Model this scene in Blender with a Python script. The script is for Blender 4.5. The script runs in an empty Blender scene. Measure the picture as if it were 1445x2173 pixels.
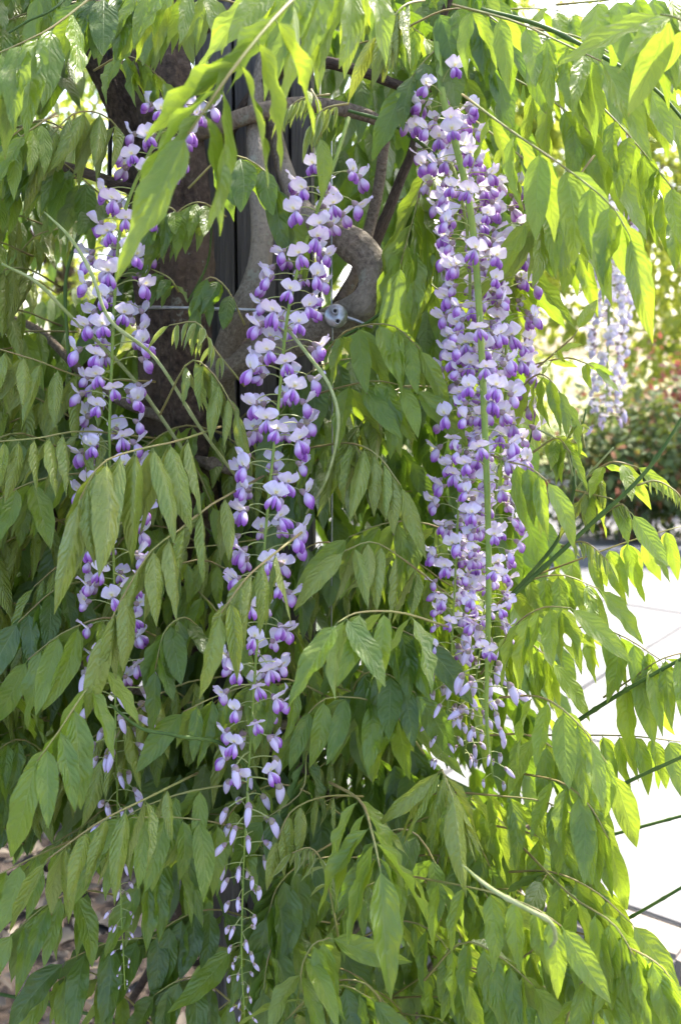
import bpy, math, random
import numpy as np
from mathutils import Vector, Matrix, Quaternion

random.seed(7)
RNG = np.random.default_rng(11)
scene = bpy.context.scene
COL = scene.collection
rad = math.radians

# ------------------------------------------------------------------ camera
CAM = Vector((0.0, 0.0, 1.30))
PITCH = rad(9.0)
FPX = 2173 * 35 / 36.0
cd = bpy.data.cameras.new('camera')
cam = bpy.data.objects.new('camera', cd)
COL.objects.link(cam)
cam.location = CAM
cam.rotation_euler = (rad(90) - PITCH, 0, 0)
cd.sensor_fit = 'VERTICAL'
cd.sensor_height = 36
cd.lens = 35
cd.clip_start = 0.02
cd.clip_end = 800
cd.dof.use_dof = True
cd.dof.focus_distance = 1.0
cd.dof.aperture_fstop = 7.1
scene.camera = cam
FW = Vector((0, math.cos(PITCH), -math.sin(PITCH)))
UPV = Vector((0, math.sin(PITCH), math.cos(PITCH)))
RT = Vector((1, 0, 0))


def P(px, py, d):
    return CAM + RT * ((px - 722.5) / FPX * d) + UPV * ((1086.5 - py) / FPX * d) + FW * d


def PZ(px, py, z):
    r = RT * ((px - 722.5) / FPX) + UPV * ((1086.5 - py) / FPX) + FW
    t = (z - CAM.z) / r.z
    return CAM + r * t


# ------------------------------------------------------------------ light
SUN_EL, SUN_AZ = 52.0, 40.0          # azimuth: degrees from +Y towards +X
world = bpy.data.worlds.new('World')
scene.world = world
world.use_nodes = True
wn = world.node_tree
sky = wn.nodes.new('ShaderNodeTexSky')
sky.sky_type = 'NISHITA'
sky.sun_disc = False
sky.sun_elevation = rad(SUN_EL)
sky.sun_rotation = rad(SUN_AZ)
sky.dust_density = 4.0
sky.air_density = 0.7
sky.ozone_density = 0.6
bg = wn.nodes['Background']
wn.links.new(sky.outputs[0], bg.inputs[0])
bg.inputs[1].default_value = 0.15
sd = bpy.data.lights.new('sun', 'SUN')
sd.energy = 2.0
sd.angle = rad(0.53)
sd.color = (1.0, 0.95, 0.86)
sun = bpy.data.objects.new('sun', sd)
COL.objects.link(sun)
sv = Vector((math.sin(rad(SUN_AZ)) * math.cos(rad(SUN_EL)), math.cos(rad(SUN_AZ)) * math.cos(rad(SUN_EL)), math.sin(rad(SUN_EL))))
sun.rotation_euler = (-sv).to_track_quat('-Z', 'Y').to_euler()
sun.location = (3, 4, 8)

scene.view_settings.view_transform = 'Standard'
scene.view_settings.look = 'None'
scene.view_settings.gamma = 1
scene.view_settings.use_curve_mapping = False
scene.view_settings.exposure = 2.5
cy = scene.cycles
cy.max_bounces = 8
cy.diffuse_bounces = 4
cy.transmission_bounces = 6
cy.glossy_bounces = 2
cy.use_adaptive_sampling = True
cy.adaptive_threshold = 0.02
cy.use_denoising = True
cy.sample_clamp_indirect = 8


# ------------------------------------------------------------------ materials
def newmat(name):
    m = bpy.data.materials.new(name)
    m.use_nodes = True
    nt = m.node_tree
    nt.nodes.clear()
    out = nt.nodes.new('ShaderNodeOutputMaterial')
    return m, nt, out


class NB:
    """small node builder"""
    def __init__(s, nt):
        s.nt = nt

    def n(s, t, **k):
        x = s.nt.nodes.new(t)
        for a, b in k.items():
            setattr(x, a, b)
        return x

    def link(s, a, b):
        s.nt.links.new(a, b)

    def math(s, op, a, b=None, c=None, clamp=False):
        x = s.n('ShaderNodeMath', operation=op, use_clamp=clamp)
        for i, v in enumerate((a, b, c)):
            if v is None:
                continue
            if isinstance(v, (int, float)):
                x.inputs[i].default_value = v
            else:
                s.link(v, x.inputs[i])
        return x.outputs[0]

    def mix(s, f, a, b, blend='MIX'):
        x = s.n('ShaderNodeMix', data_type='RGBA', blend_type=blend)
        for i, v in ((0, f), (6, a), (7, b)):
            if isinstance(v, (int, float)):
                x.inputs[i].default_value = v
            elif isinstance(v, tuple):
                x.inputs[i].default_value = (*v, 1)
            else:
                s.link(v, x.inputs[i])
        return x.outputs[2]

    def ramp(s, f, stops):
        x = s.n('ShaderNodeValToRGB')
        e = x.color_ramp.elements
        while len(e) < len(stops):
            e.new(0.5)
        for i, (p, c) in enumerate(stops):
            e[i].position = p
            e[i].color = (*c, 1) if len(c) == 3 else c
        s.link(f, x.inputs[0])
        return x.outputs[0]

    def noise(s, vec, scale, detail=3, rough=0.55):
        x = s.n('ShaderNodeTexNoise')
        x.inputs['Scale'].default_value = scale
        x.inputs['Detail'].default_value = detail
        x.inputs['Roughness'].default_value = rough
        if vec is not None:
            s.link(vec, x.inputs['Vector'])
        return x.outputs[0]

    def smooth(s, v, a, b):
        x = s.n('ShaderNodeMapRange', interpolation_type='SMOOTHSTEP')
        s.link(v, x.inputs[0])
        x.inputs[1].default_value = a
        x.inputs[2].default_value = b
        return x.outputs[0]

    def bump(s, h, strength, dist):
        x = s.n('ShaderNodeBump')
        x.inputs['Strength'].default_value = strength
        x.inputs['Distance'].default_value = dist
        s.link(h, x.inputs['Height'])
        return x.outputs[0]

    def scalevec(s, vec, sc):
        x = s.n('ShaderNodeMapping')
        x.inputs['Scale'].default_value = sc
        s.link(vec, x.inputs['Vector'])
        return x.outputs[0]


def leaf_material(name, colors, trans, under, rough=0.30, tfac=0.45, bump=0.5, edge=None, veins=8.0, vlight=0.3):
    m, nt, out = newmat(name)
    b = NB(nt)
    uv = b.n('ShaderNodeUVMap').outputs[0]
    sp = b.n('ShaderNodeSeparateXYZ')
    b.link(uv, sp.inputs[0])
    u, v = sp.outputs[0], sp.outputs[1]
    au = b.math('ABSOLUTE', b.math('SUBTRACT', u, 0.5))
    oi = b.n('ShaderNodeObjectInfo').outputs['Random']
    at = b.n('ShaderNodeAttribute', attribute_name='rnd').outputs['Fac']
    r = b.math('FRACT', b.math('ADD', oi, at))
    nvec = b.n('ShaderNodeCombineXYZ')
    b.link(b.math('MULTIPLY', u, 0.4), nvec.inputs[0])
    b.link(v, nvec.inputs[1])
    b.link(b.math('MULTIPLY', r, 37.0), nvec.inputs[2])
    nz = b.noise(nvec.outputs[0], 5.0, 3)
    mid = b.smooth(au, 0.028, 0.010)
    arc = b.math('MULTIPLY', b.math('POWER', b.math('MULTIPLY', au, 2.0), 1.35), 1.9)
    wob = b.math('MULTIPLY', b.math('SUBTRACT', nz, 0.5), 2.4)
    side = b.math('MULTIPLY', b.math('GREATER_THAN', u, 0.5), 0.45)
    s = b.math('FRACT', b.math('ADD', b.math('ADD', b.math('SUBTRACT', b.math('MULTIPLY', v, veins), arc), wob), side))
    tri = b.math('ABSOLUTE', b.math('SUBTRACT', s, 0.5))
    lat = b.smooth(tri, 0.10, 0.02)
    base = b.ramp(r, [(i / max(1, len(colors) - 1), c) for i, c in enumerate(colors)])
    base = b.mix(b.math('MULTIPLY', b.smooth(nz, 0.42, 0.75), 0.45), base, tuple(min(1, c * k) for c, k in zip(colors[-1], (1.3, 1.12, 0.9))))
    vein = b.math('MAXIMUM', mid, b.math('MULTIPLY', lat, 0.45))
    top = b.mix(b.math('MULTIPLY', vein, vlight), base, (0.42, 0.50, 0.16))
    if edge:
        top = b.mix(b.smooth(au, 0.36, 0.46), top, edge)
    und = b.mix(0.55, base, under)
    geo = b.n('ShaderNodeNewGeometry')
    col = b.mix(geo.outputs['Backfacing'], top, und)
    spots = b.smooth(b.noise(nvec.outputs[0], 22.0, 2), 0.68, 0.73)
    col = b.mix(b.math('MULTIPLY', spots, 0.5), col, (0.13, 0.085, 0.025))
    tipb = b.math('MULTIPLY', b.smooth(b.math('ADD', v, b.math('MULTIPLY', nz, 0.06)), 0.985, 1.02), b.math('GREATER_THAN', b.math('FRACT', b.math('MULTIPLY', r, 7.31)), 0.6))
    col = b.mix(tipb, col, (0.20, 0.12, 0.05))
    pr = b.n('ShaderNodeBsdfPrincipled')
    b.link(col, pr.inputs['Base Color'])
    rr = b.math('ADD', b.math('MULTIPLY', nz, 0.16), rough - 0.06)
    b.link(b.math('ADD', rr, b.math('MULTIPLY', geo.outputs['Backfacing'], 0.2)), pr.inputs['Roughness'])
    pr.inputs['Specular IOR Level'].default_value = 0.75
    # relief: blade swells between the lateral veins, finer quilting on top
    pil = b.math('SUBTRACT', b.math('SMOOTH_MIN', tri, 0.5, 0.15), b.math('MULTIPLY', mid, 0.35))
    h = b.math('ADD', pil, b.math('MULTIPLY', b.noise(nvec.outputs[0], 34.0, 2), 0.25))
    nb = b.bump(h, bump, 0.0022)
    b.link(nb, pr.inputs['Normal'])
    tr = b.n('ShaderNodeBsdfTranslucent')
    tcol = b.mix(b.math('MULTIPLY', vein, 0.45), trans, tuple(c * 0.55 for c in trans))
    tcol = b.mix(b.math('MULTIPLY', r, 0.55), tcol, tuple(c * k for c, k in zip(trans, (0.55, 0.75, 0.7))))
    b.link(tcol, tr.inputs['Color'])
    b.link(nb, tr.inputs['Normal'])
    mx = b.n('ShaderNodeMixShader')
    mx.inputs[0].default_value = tfac
    b.link(pr.outputs[0], mx.inputs[1])
    b.link(tr.outputs[0], mx.inputs[2])
    b.link(mx.outputs[0], out.inputs[0])
    return m


M = {}
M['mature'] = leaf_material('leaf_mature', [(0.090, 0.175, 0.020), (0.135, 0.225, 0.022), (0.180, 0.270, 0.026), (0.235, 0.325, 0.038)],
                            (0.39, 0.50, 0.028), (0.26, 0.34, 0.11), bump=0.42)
M['deep_shade'] = leaf_material('leaf_deep_shade', [(0.050, 0.108, 0.016), (0.080, 0.148, 0.017), (0.115, 0.190, 0.020)],
                          (0.24, 0.36, 0.02), (0.15, 0.24, 0.09), bump=0.35, rough=0.3)  # darker leaf green; on the inner foliage it paints in shade
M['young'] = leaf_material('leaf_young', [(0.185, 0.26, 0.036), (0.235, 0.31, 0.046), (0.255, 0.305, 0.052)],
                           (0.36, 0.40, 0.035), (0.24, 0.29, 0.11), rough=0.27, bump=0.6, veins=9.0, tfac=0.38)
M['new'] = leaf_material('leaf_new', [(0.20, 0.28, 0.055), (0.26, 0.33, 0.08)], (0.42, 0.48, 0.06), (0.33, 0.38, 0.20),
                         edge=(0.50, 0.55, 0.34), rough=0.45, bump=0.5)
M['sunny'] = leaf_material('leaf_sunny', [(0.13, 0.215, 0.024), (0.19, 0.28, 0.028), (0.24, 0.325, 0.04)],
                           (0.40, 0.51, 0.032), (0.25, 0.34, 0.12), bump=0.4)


def simple_mat(name, col, rough=0.6, tcol=None, tfac=0.0, noise=None, bump=None, spec=0.4):
    m, nt, out = newmat(name)
    b = NB(nt)
    pr = b.n('ShaderNodeBsdfPrincipled')
    pr.inputs['Base Color'].default_value = (*col, 1)
    pr.inputs['Roughness'].default_value = rough
    pr.inputs['Specular IOR Level'].default_value = spec
    tc = b.n('ShaderNodeTexCoord').outputs['Object']
    if noise:
        c2, sc = noise
        b.link(b.mix(b.smooth(b.noise(tc, sc, 4), 0.35, 0.68), col, c2), pr.inputs['Base Color'])
    if bump:
        b.link(b.bump(b.noise(tc, bump[0], 4), bump[1], bump[2]), pr.inputs['Normal'])
    if tcol:
        tr = b.n('ShaderNodeBsdfTranslucent')
        tr.inputs[0].default_value = (*tcol, 1)
        mx = b.n('ShaderNodeMixShader')
        mx.inputs[0].default_value = tfac
        b.link(pr.outputs[0], mx.inputs[1])
        b.link(tr.outputs[0], mx.inputs[2])
        b.link(mx.outputs[0], out.inputs[0])
    else:
        b.link(pr.outputs[0], out.inputs[0])
    return m


M['rachis'] = simple_mat('rachis', (0.24, 0.25, 0.07), 0.5, noise=((0.27, 0.20, 0.08), 30))
M['axis'] = simple_mat('raceme_axis', (0.25, 0.33, 0.05), 0.5, noise=((0.18, 0.27, 0.045), 60))
M['pedicel'] = simple_mat('pedicel', (0.36, 0.40, 0.14), 0.5)
M['calyx'] = simple_mat('calyx', (0.34, 0.22, 0.30), 0.6, noise=((0.28, 0.24, 0.16), 300))
M['shoot'] = simple_mat('shoot', (0.045, 0.095, 0.012), 0.6, noise=((0.085, 0.14, 0.022), 40))
M['silver'] = simple_mat('shoot_downy', (0.33, 0.36, 0.16), 0.75, noise=((0.22, 0.27, 0.08), 90), bump=(400, 0.3, 0.001))


def petal_material(name, stops, blotch, tfac):
    m, nt, out = newmat(name)
    b = NB(nt)
    sp = b.n('ShaderNodeSeparateXYZ')
    b.link(b.n('ShaderNodeUVMap').outputs[0], sp.inputs[0])
    u, v = sp.outputs[0], sp.outputs[1]
    oi = b.n('ShaderNodeObjectInfo').outputs['Random']
    col = b.ramp(v, stops)
    # fine darker streaks that run with the petal
    nv = b.n('ShaderNodeCombineXYZ')
    b.link(b.math('MULTIPLY', u, 26.0), nv.inputs[0])
    b.link(b.math('MULTIPLY', v, 2.0), nv.inputs[1])
    b.link(b.math('MULTIPLY', oi, 20.0), nv.inputs[2])
    st = b.noise(nv.outputs[0], 1.0, 2)
    col = b.mix(b.math('MULTIPLY', b.smooth(st, 0.5, 0.75), 0.22), col, (0.50, 0.30, 0.68))
    col = b.mix(b.math('MULTIPLY', oi, 0.15), col, (0.64, 0.46, 0.80))
    if blotch:
        au = b.math('ABSOLUTE', b.math('SUBTRACT', u, 0.5))
        w = b.smooth(au, 0.20, 0.06)
        f = b.math('MULTIPLY', w, b.math('MULTIPLY', b.smooth(v, 0.10, 0.2), b.smooth(v, 0.62, 0.36)))
        col = b.mix(f, col, (0.86, 0.84, 0.70))
        y = b.math('MULTIPLY', b.smooth(au, 0.10, 0.05), b.math('MULTIPLY', b.smooth(v, 0.16, 0.22), b.smooth(v, 0.42, 0.34)))
        col = b.mix(b.math('MULTIPLY', y, 0.8), col, (0.80, 0.70, 0.22))
    pr = b.n('ShaderNodeBsdfPrincipled')
    b.link(col, pr.inputs['Base Color'])
    pr.inputs['Roughness'].default_value = 0.55
    pr.inputs['Specular IOR Level'].default_value = 0.3
    b.link(b.bump(st, 0.25, 0.0006), pr.inputs['Normal'])
    tr = b.n('ShaderNodeBsdfTranslucent')
    b.link(col, tr.inputs[0])
    mx = b.n('ShaderNodeMixShader')
    mx.inputs[0].default_value = tfac
    b.link(pr.outputs[0], mx.inputs[1])
    b.link(tr.outputs[0], mx.inputs[2])
    b.link(mx.outputs[0], out.inputs[0])
    return m


LIL = (0.62, 0.50, 0.80)
M['banner'] = petal_material('petal_banner', [(0.0, (0.82, 0.76, 0.80)), (0.3, (0.86, 0.82, 0.90)), (0.75, (0.81, 0.74, 0.89)), (1.0, (0.72, 0.60, 0.86))], True, 0.35)
M['wing'] = petal_material('petal_wing', [(0.0, (0.82, 0.75, 0.88)), (0.46, (0.73, 0.58, 0.83)), (0.72, (0.46, 0.19, 0.60)), (1.0, (0.26, 0.05, 0.42))], False, 0.25)
M['keel'] = petal_material('petal_keel', [(0.0, (0.70, 0.58, 0.78)), (0.5, (0.42, 0.15, 0.58)), (1.0, (0.17, 0.02, 0.30))], False, 0.2)
M['bud'] = petal_material('petal_bud', [(0.0, (0.50, 0.38, 0.52)), (0.3, (0.76, 0.68, 0.84)), (0.8, (0.74, 0.63, 0.86)), (1.0, (0.62, 0.44, 0.80))], False, 0.25)


def bark_material(name, c1, c2, c3, su=7.0, sv=1.2, bump=1.0):
    m, nt, out = newmat(name)
    b = NB(nt)
    uv = b.n('ShaderNodeUVMap').outputs[0]
    ob = b.n('ShaderNodeTexCoord').outputs['Object']
    n1 = b.noise(b.scalevec(uv, (su, sv * 8, 1)), 1.6, 6, 0.65)
    n2 = b.noise(ob, 9.0, 3)
    n3 = b.noise(ob, 160.0, 3)
    col = b.ramp(n1, [(0.30, c1), (0.52, c2), (0.75, c3)])
    col = b.mix(b.math('MULTIPLY', b.smooth(n2, 0.45, 0.7), 0.5), col, tuple(x * 1.25 for x in c3))
    col = b.mix(b.math('MULTIPLY', b.smooth(n3, 0.55, 0.7), 0.35), col, c1)
    lich = b.math('MULTIPLY', b.smooth(b.noise(ob, 32.0, 4, 0.7), 0.60, 0.66), b.smooth(n2, 0.42, 0.6))
    col = b.mix(b.math('MULTIPLY', lich, 0.6), col, (0.30, 0.32, 0.25))
    pr = b.n('ShaderNodeBsdfPrincipled')
    b.link(col, pr.inputs['Base Color'])
    pr.inputs['Roughness'].default_value = 0.85
    pr.inputs['Specular IOR Level'].default_value = 0.25
    h = b.math('ADD', n1, b.math('MULTIPLY', n3, 0.25))
    b.link(b.bump(h, bump, 0.006), pr.inputs['Normal'])
    b.link(pr.outputs[0], out.inputs[0])
    return m


M['bark'] = bark_material('bark_old', (0.018, 0.012, 0.009), (0.078, 0.052, 0.036), (0.18, 0.128, 0.09), su=16, sv=0.75, bump=1.0)
M['bark_grey'] = bark_material('bark_grey', (0.085, 0.068, 0.050), (0.20, 0.165, 0.123), (0.32, 0.275, 0.215), su=15, sv=1.4, bump=0.6)
M['bark_thin'] = bark_material('bark_thin', (0.09, 0.065, 0.045), (0.20, 0.15, 0.105), (0.30, 0.245, 0.18), su=5, sv=2)


def wood_material():
    m, nt, out = newmat('weathered_timber')
    b = NB(nt)
    ob = b.n('ShaderNodeTexCoord').outputs['Object']
    g = b.noise(b.scalevec(ob, (75, 75, 3.2)), 1.0, 6, 0.6)
    g2 = b.noise(b.scalevec(ob, (240, 240, 11.0)), 1.0, 4, 0.6)
    big = b.noise(b.scalevec(ob, (6, 6, 2)), 1.0, 2)
    col = b.ramp(g, [(0.30, (0.016, 0.0145, 0.013)), (0.48, (0.07, 0.064, 0.058)), (0.75, (0.17, 0.155, 0.14))])
    col = b.mix(b.math('MULTIPLY', b.smooth(g2, 0.5, 0.62), 0.5), col, (0.09, 0.08, 0.07))
    col = b.mix(b.math('MULTIPLY', b.smooth(big, 0.4, 0.7), 0.35), col, (0.15, 0.125, 0.10))
    pr = b.n('ShaderNodeBsdfPrincipled')
    b.link(col, pr.inputs['Base Color'])
    pr.inputs['Roughness'].default_value = 0.8
    b.link(b.bump(b.math('ADD', g, b.math('MULTIPLY', g2, 0.5)), 0.8, 0.004), pr.inputs['Normal'])
    b.link(pr.outputs[0], out.inputs[0])
    return m


M['timber'] = wood_material()


def metal(name, col, rough):
    m = simple_mat(name, col, rough, noise=(tuple(c * 0.75 for c in col), 220))
    for n in m.node_tree.nodes:
        if n.type == 'BSDF_PRINCIPLED':
            n.inputs['Metallic'].default_value = 1
    return m


M['steel'] = metal('stainless_steel', (0.42, 0.42, 0.43), 0.36)
M['wire'] = metal('wire_rope', (0.42, 0.43, 0.44), 0.45)
M['black'] = simple_mat('black_cable', (0.02, 0.02, 0.02), 0.5)
M['hole_shade'] = simple_mat('socket_shade', (0.03, 0.03, 0.03), 0.6)  # black fill for the screw recess, its shade painted as colour


# ------------------------------------------------------------------ mesh helpers
def mesh_from(name, verts, faces, uvs=None, mats=(), fmat=None, smooth=True, rnd=None):
    me = bpy.data.meshes.new(name)
    me.from_pydata([tuple(v) for v in verts], [], faces)
    for mm in mats:
        me.materials.append(mm)
    if fmat is not None:
        me.polygons.foreach_set('material_index', fmat)
    if smooth:
        me.polygons.foreach_set('use_smooth', [True] * len(me.polygons))
    if uvs is not None:
        l = me.uv_layers.new(name='UVMap')
        idx = np.empty(len(me.loops), dtype=np.int32)
        me.loops.foreach_get('vertex_index', idx)
        l.data.foreach_set('uv', np.asarray(uvs, dtype=np.float32)[idx].ravel())
    if rnd is not None:
        a = me.attributes.new('rnd', 'FLOAT', 'POINT')
        a.data.foreach_set('value', np.asarray(rnd, dtype=np.float32))
    me.update()
    return me


def obj(name, data, parent=None, mw=None):
    o = bpy.data.objects.new(name, data)
    COL.objects.link(o)
    if parent is not None:
        o.parent = parent
    if mw is not None:
        o.matrix_local = mw
    return o


def thing(o, label, cat, group=None):
    o['label'] = label
    o['category'] = cat
    if group:
        o['group'] = group
    return o


def catmull(pts, n):
    pts = [Vector(p) for p in pts]
    if len(pts) == 2:
        return [pts[0].lerp(pts[1], i / n) for i in range(n + 1)]
    q = [pts[0] * 2 - pts[1]] + pts + [pts[-1] * 2 - pts[-2]]
    out = []
    m = len(pts) - 1
    for i in range(n + 1):
        t = i / n * m
        k = min(int(t), m - 1)
        f = t - k
        a, b, c, d = q[k], q[k + 1], q[k + 2], q[k + 3]
        out.append(0.5 * ((2 * b) + (c - a) * f + (2 * a - 5 * b + 4 * c - d) * f * f + (3 * b - a - 3 * c + d) * f ** 3))
    return out


def lerp_list(vals, t):
    if len(vals) == 1:
        return vals[0]
    x = t * (len(vals) - 1)
    k = min(int(x), len(vals) - 2)
    return vals[k] + (vals[k + 1] - vals[k]) * (x - k)


def tube_data(path, radii, sides=8, lobes=0, lobe_amp=0.0, twist=0.0, jit=0.0, knots=()):
    n = len(path)
    V, Fc, UV = [], [], []
    t0 = (path[1] - path[0]).normalized()
    ref = Vector((0, 0, 1)) if abs(t0.z) < 0.9 else Vector((1, 0, 0))
    nx = t0.cross(ref).normalized()
    length = 0
    ph = random.random() * 6.28
    for i in range(n):
        t = (path[min(i + 1, n - 1)] - path[max(i - 1, 0)]).normalized()
        nx = (nx - t * nx.dot(t)).normalized()
        ny = t.cross(nx)
        if i:
            length += (path[i] - path[i - 1]).length
        f = i / (n - 1)
        r = lerp_list(radii, f)
        for kf, kw, ka in knots:
            r *= 1 + ka * math.exp(-((f - kf) / kw) ** 2)
        for k in range(sides + 1):
            th = 2 * math.pi * k / sides
            rr = r
            if lobes:
                rr *= 1 + lobe_amp * math.sin(lobes * th + twist * length + ph) + lobe_amp * 0.6 * math.sin((lobes + 2) * th - twist * 1.3 * length)
            if jit and 0 < k < sides:
                rr *= 1 + random.uniform(-jit, jit)
            V.append(path[i] + nx * math.cos(th) * rr + ny * math.sin(th) * rr)
            UV.append((k / sides, length * 10))
    for i in range(n - 1):
        for k in range(sides):
            a = i * (sides + 1) + k
            Fc.append((a, a + 1, a + sides + 2, a + sides + 1))
    for end in (0, n - 1):
        c = len(V)
        V.append(path[end].copy())
        UV.append((0.5, 0))
        for k in range(sides):
            a = end * (sides + 1) + k
            Fc.append((c, a + 1, a) if end == 0 else (c, a, a + 1))
    return V, Fc, UV


def tube(name, pts, radii, mat, parent=None, sides=8, n=24, **k):
    path = catmull(pts, n)
    V, Fc, UV = tube_data(path, radii, sides, **k)
    return obj(name, mesh_from(name, V, Fc, UV, [mat]), parent)


def box_mesh(name, x0, x1, y0, y1, z0, z1, mat, bev=0.004):
    import bmesh
    bm = bmesh.new()
    bmesh.ops.create_cube(bm, size=1)
    for v in bm.verts:
        v.co = Vector(((x0 + x1) / 2 + v.co.x * (x1 - x0), (y0 + y1) / 2 + v.co.y * (y1 - y0), (z0 + z1) / 2 + v.co.z * (z1 - z0)))
    if bev:
        bmesh.ops.bevel(bm, geom=bm.edges[:], offset=bev, segments=2, affect='EDGES')
    me = bpy.data.meshes.new(name)
    bm.to_mesh(me)
    bm.free()
    me.materials.append(mat)
    return me


# ------------------------------------------------------------------ leaflet shapes
def leaflet_geo(width, wavy, fold, bend, tip, nu=6, nv=14, seed=0, stalk=0.045, twist=0.0):
    r = random.Random(seed)
    ph1, ph2 = r.random() * 6.28, r.random() * 6.28
    k1, k2 = r.uniform(2.2, 3.6), r.uniform(2.2, 3.6)
    V, Fc, UV = [], [], []
    side = r.uniform(-0.05, 0.05)
    for j in range(nv + 1):
        t = j / nv
        s = t ** 0.9
        pk = 0.62 / (0.62 + tip * 1.15)
        w = width * 0.5 * (s ** 0.62) * ((1 - s) ** (tip * 1.15)) / (pk ** 0.62 * (1 - pk) ** (tip * 1.15))
        w = max(w, 0.004 if 0 < j < nv else 0.003)
        ang = bend * (s - 0.15)
        # centre line bends backwards (tip droops below the blade plane)
        y = stalk + s * (1 - stalk)
        z = -bend * s * s * 0.45
        cx = side * math.sin(s * 3.14)
        tw = twist * s
        for i in range(nu + 1):
            u = (i / nu) * 2 - 1
            x = u * w
            e = abs(u) ** 1.6
            wv = 0.85 * wavy * e * (math.sin(6.283 * k1 * s + ph1) if u < 0 else math.sin(6.283 * k2 * s + ph2)) * min(1, 3 * s) * (1 - s ** 4)
            zz = fold * abs(x) + wv
            xx = x * (1 - 0.12 * fold)
            V.append(Vector((cx + xx * math.cos(tw) - zz * math.sin(tw), y, z + zz * math.cos(tw) + xx * math.sin(tw))))
            UV.append((i / nu, t))
    for j in range(nv):
        for i in range(nu):
            a = j * (nu + 1) + i
            Fc.append((a, a + 1, a + nu + 2, a + nu + 1))
    # short stalk
    if stalk > 0:
        b = len(V)
        q = 0.006
        for y in (0, stalk + 0.02):
            for dx, dz in ((-q, 0), (q, 0), (0, -q * 1.6)):
                V.append(Vector((dx, y, dz - 0.002)))
                UV.append((0.5, 0.05))
        Fc += [(b, b + 1, b + 4, b + 3), (b + 1, b + 2, b + 5, b + 4), (b + 2, b, b + 3, b + 5)]
    return V, Fc, UV


LEAF = {}


def build_leaf_variants():
    spec = {
        'mature': [(0.33, 0.034, 0.25, 0.25, 0.85), (0.30, 0.044, 0.35, 0.45, 0.95), (0.35, 0.026, 0.15, 0.10, 0.85), (0.32, 0.05, 0.3, 0.6, 0.9),
                   (0.28, 0.04, 0.5, 0.35, 1.0), (0.34, 0.035, 0.1, -0.1, 0.9), (0.31, 0.055, 0.4, 0.3, 0.95), (0.33, 0.025, 0.2, 0.5, 0.8)],
        'deep_shade': [(0.40, 0.035, 0.2, 0.3, 0.75), (0.37, 0.045, 0.3, 0.5, 0.85), (0.42, 0.03, 0.1, 0.15, 0.8), (0.38, 0.05, 0.35, 0.4, 0.9)],
        'young': [(0.25, 0.022, -0.5, 0.45, 0.9), (0.23, 0.02, -0.7, 0.3, 1.0), (0.27, 0.025, -0.35, 0.5, 0.9), (0.25, 0.025, 0.7, 0.35, 0.95),
                  (0.22, 0.02, -0.8, 0.55, 1.0), (0.27, 0.022, -0.4, 0.2, 0.9)],
        'new': [(0.22, 0.01, 0.9, 0.3, 0.9), (0.19, 0.01, 1.1, 0.5, 1.0), (0.24, 0.01, 0.8, 0.2, 0.9)],
    }
    i = 0
    for k, L in spec.items():
        LEAF[k] = []
        for (w, wv, fo, be, ti) in L:
            i += 1
            V, Fc, UV = leaflet_geo(w, wv, fo, be, ti, seed=i, twist=random.uniform(-0.5, 0.5))
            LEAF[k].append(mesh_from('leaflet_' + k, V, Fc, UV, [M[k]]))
    LEAF['sunny'] = []
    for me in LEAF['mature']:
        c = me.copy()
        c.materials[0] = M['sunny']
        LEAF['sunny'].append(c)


build_leaf_variants()
UP = Vector((0, 0, 1))


def frame(d, nrm):
    d = d.normalized()
    z = nrm - d * nrm.dot(d)
    if z.length < 1e-4:
        z = Vector((0, -1, 0.3)) - d * Vector((0, -1, 0.3)).dot(d)
    z.normalize()
    x = d.cross(z)
    return Matrix((x, d, z)).transposed()


def leaflet_dirs(path, pairs, L, droop, rs, t0=0.26, taper=0.25, spread=0.45, roll=0.0, term=0.6):
    """yield (pos, dir, normal, length)"""
    n = len(path) - 1
    res = []
    for k in range(pairs):
        t = t0 + (0.97 - t0) * (k / max(1, pairs - 0.35))
        x = t * n
        i = min(int(x), n - 1)
        p = path[i].lerp(path[i + 1], x - i)
        T = (path[i + 1] - path[i]).normalized()
        S = T.cross(UP)
        if S.length < 0.25:
            S = Vector((math.cos(rs.random() * 6), -1, 0)).cross(T)
        S.normalize()
        if roll:
            S = Quaternion(T, roll) @ S
        sz = L * (1 - taper * abs(t - 0.55) * 1.6) * rs.uniform(0.84, 1.1)
        for sg in (-1, 1):
            d = T * rs.uniform(0.1, 0.6) + S * sg * (spread + rs.uniform(-0.2, 0.25)) + Vector((0, 0, -1)) * (droop + rs.uniform(-0.22, 0.15)) + Vector((rs.gauss(0, .07), rs.gauss(0, .07), 0))
            nn = UP * 0.55 + S * sg * 0.8 + Vector((rs.uniform(-.45, .45), rs.uniform(-.45, .45), rs.uniform(-.2, .3)))
            res.append((p, d.normalized(), nn, sz * rs.uniform(0.93, 1.07)))
    T = (path[n] - path[n - 2]).normalized()
    d = T * 0.8 + Vector((0, 0, -1)) * droop * term
    res.append((path[n], d.normalized(), UP * 0.6 + Vector((rs.uniform(-.3, .3), -0.7, 0)), L * 1.05))
    return res


VINE = None
N_LEAF = 0


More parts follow.
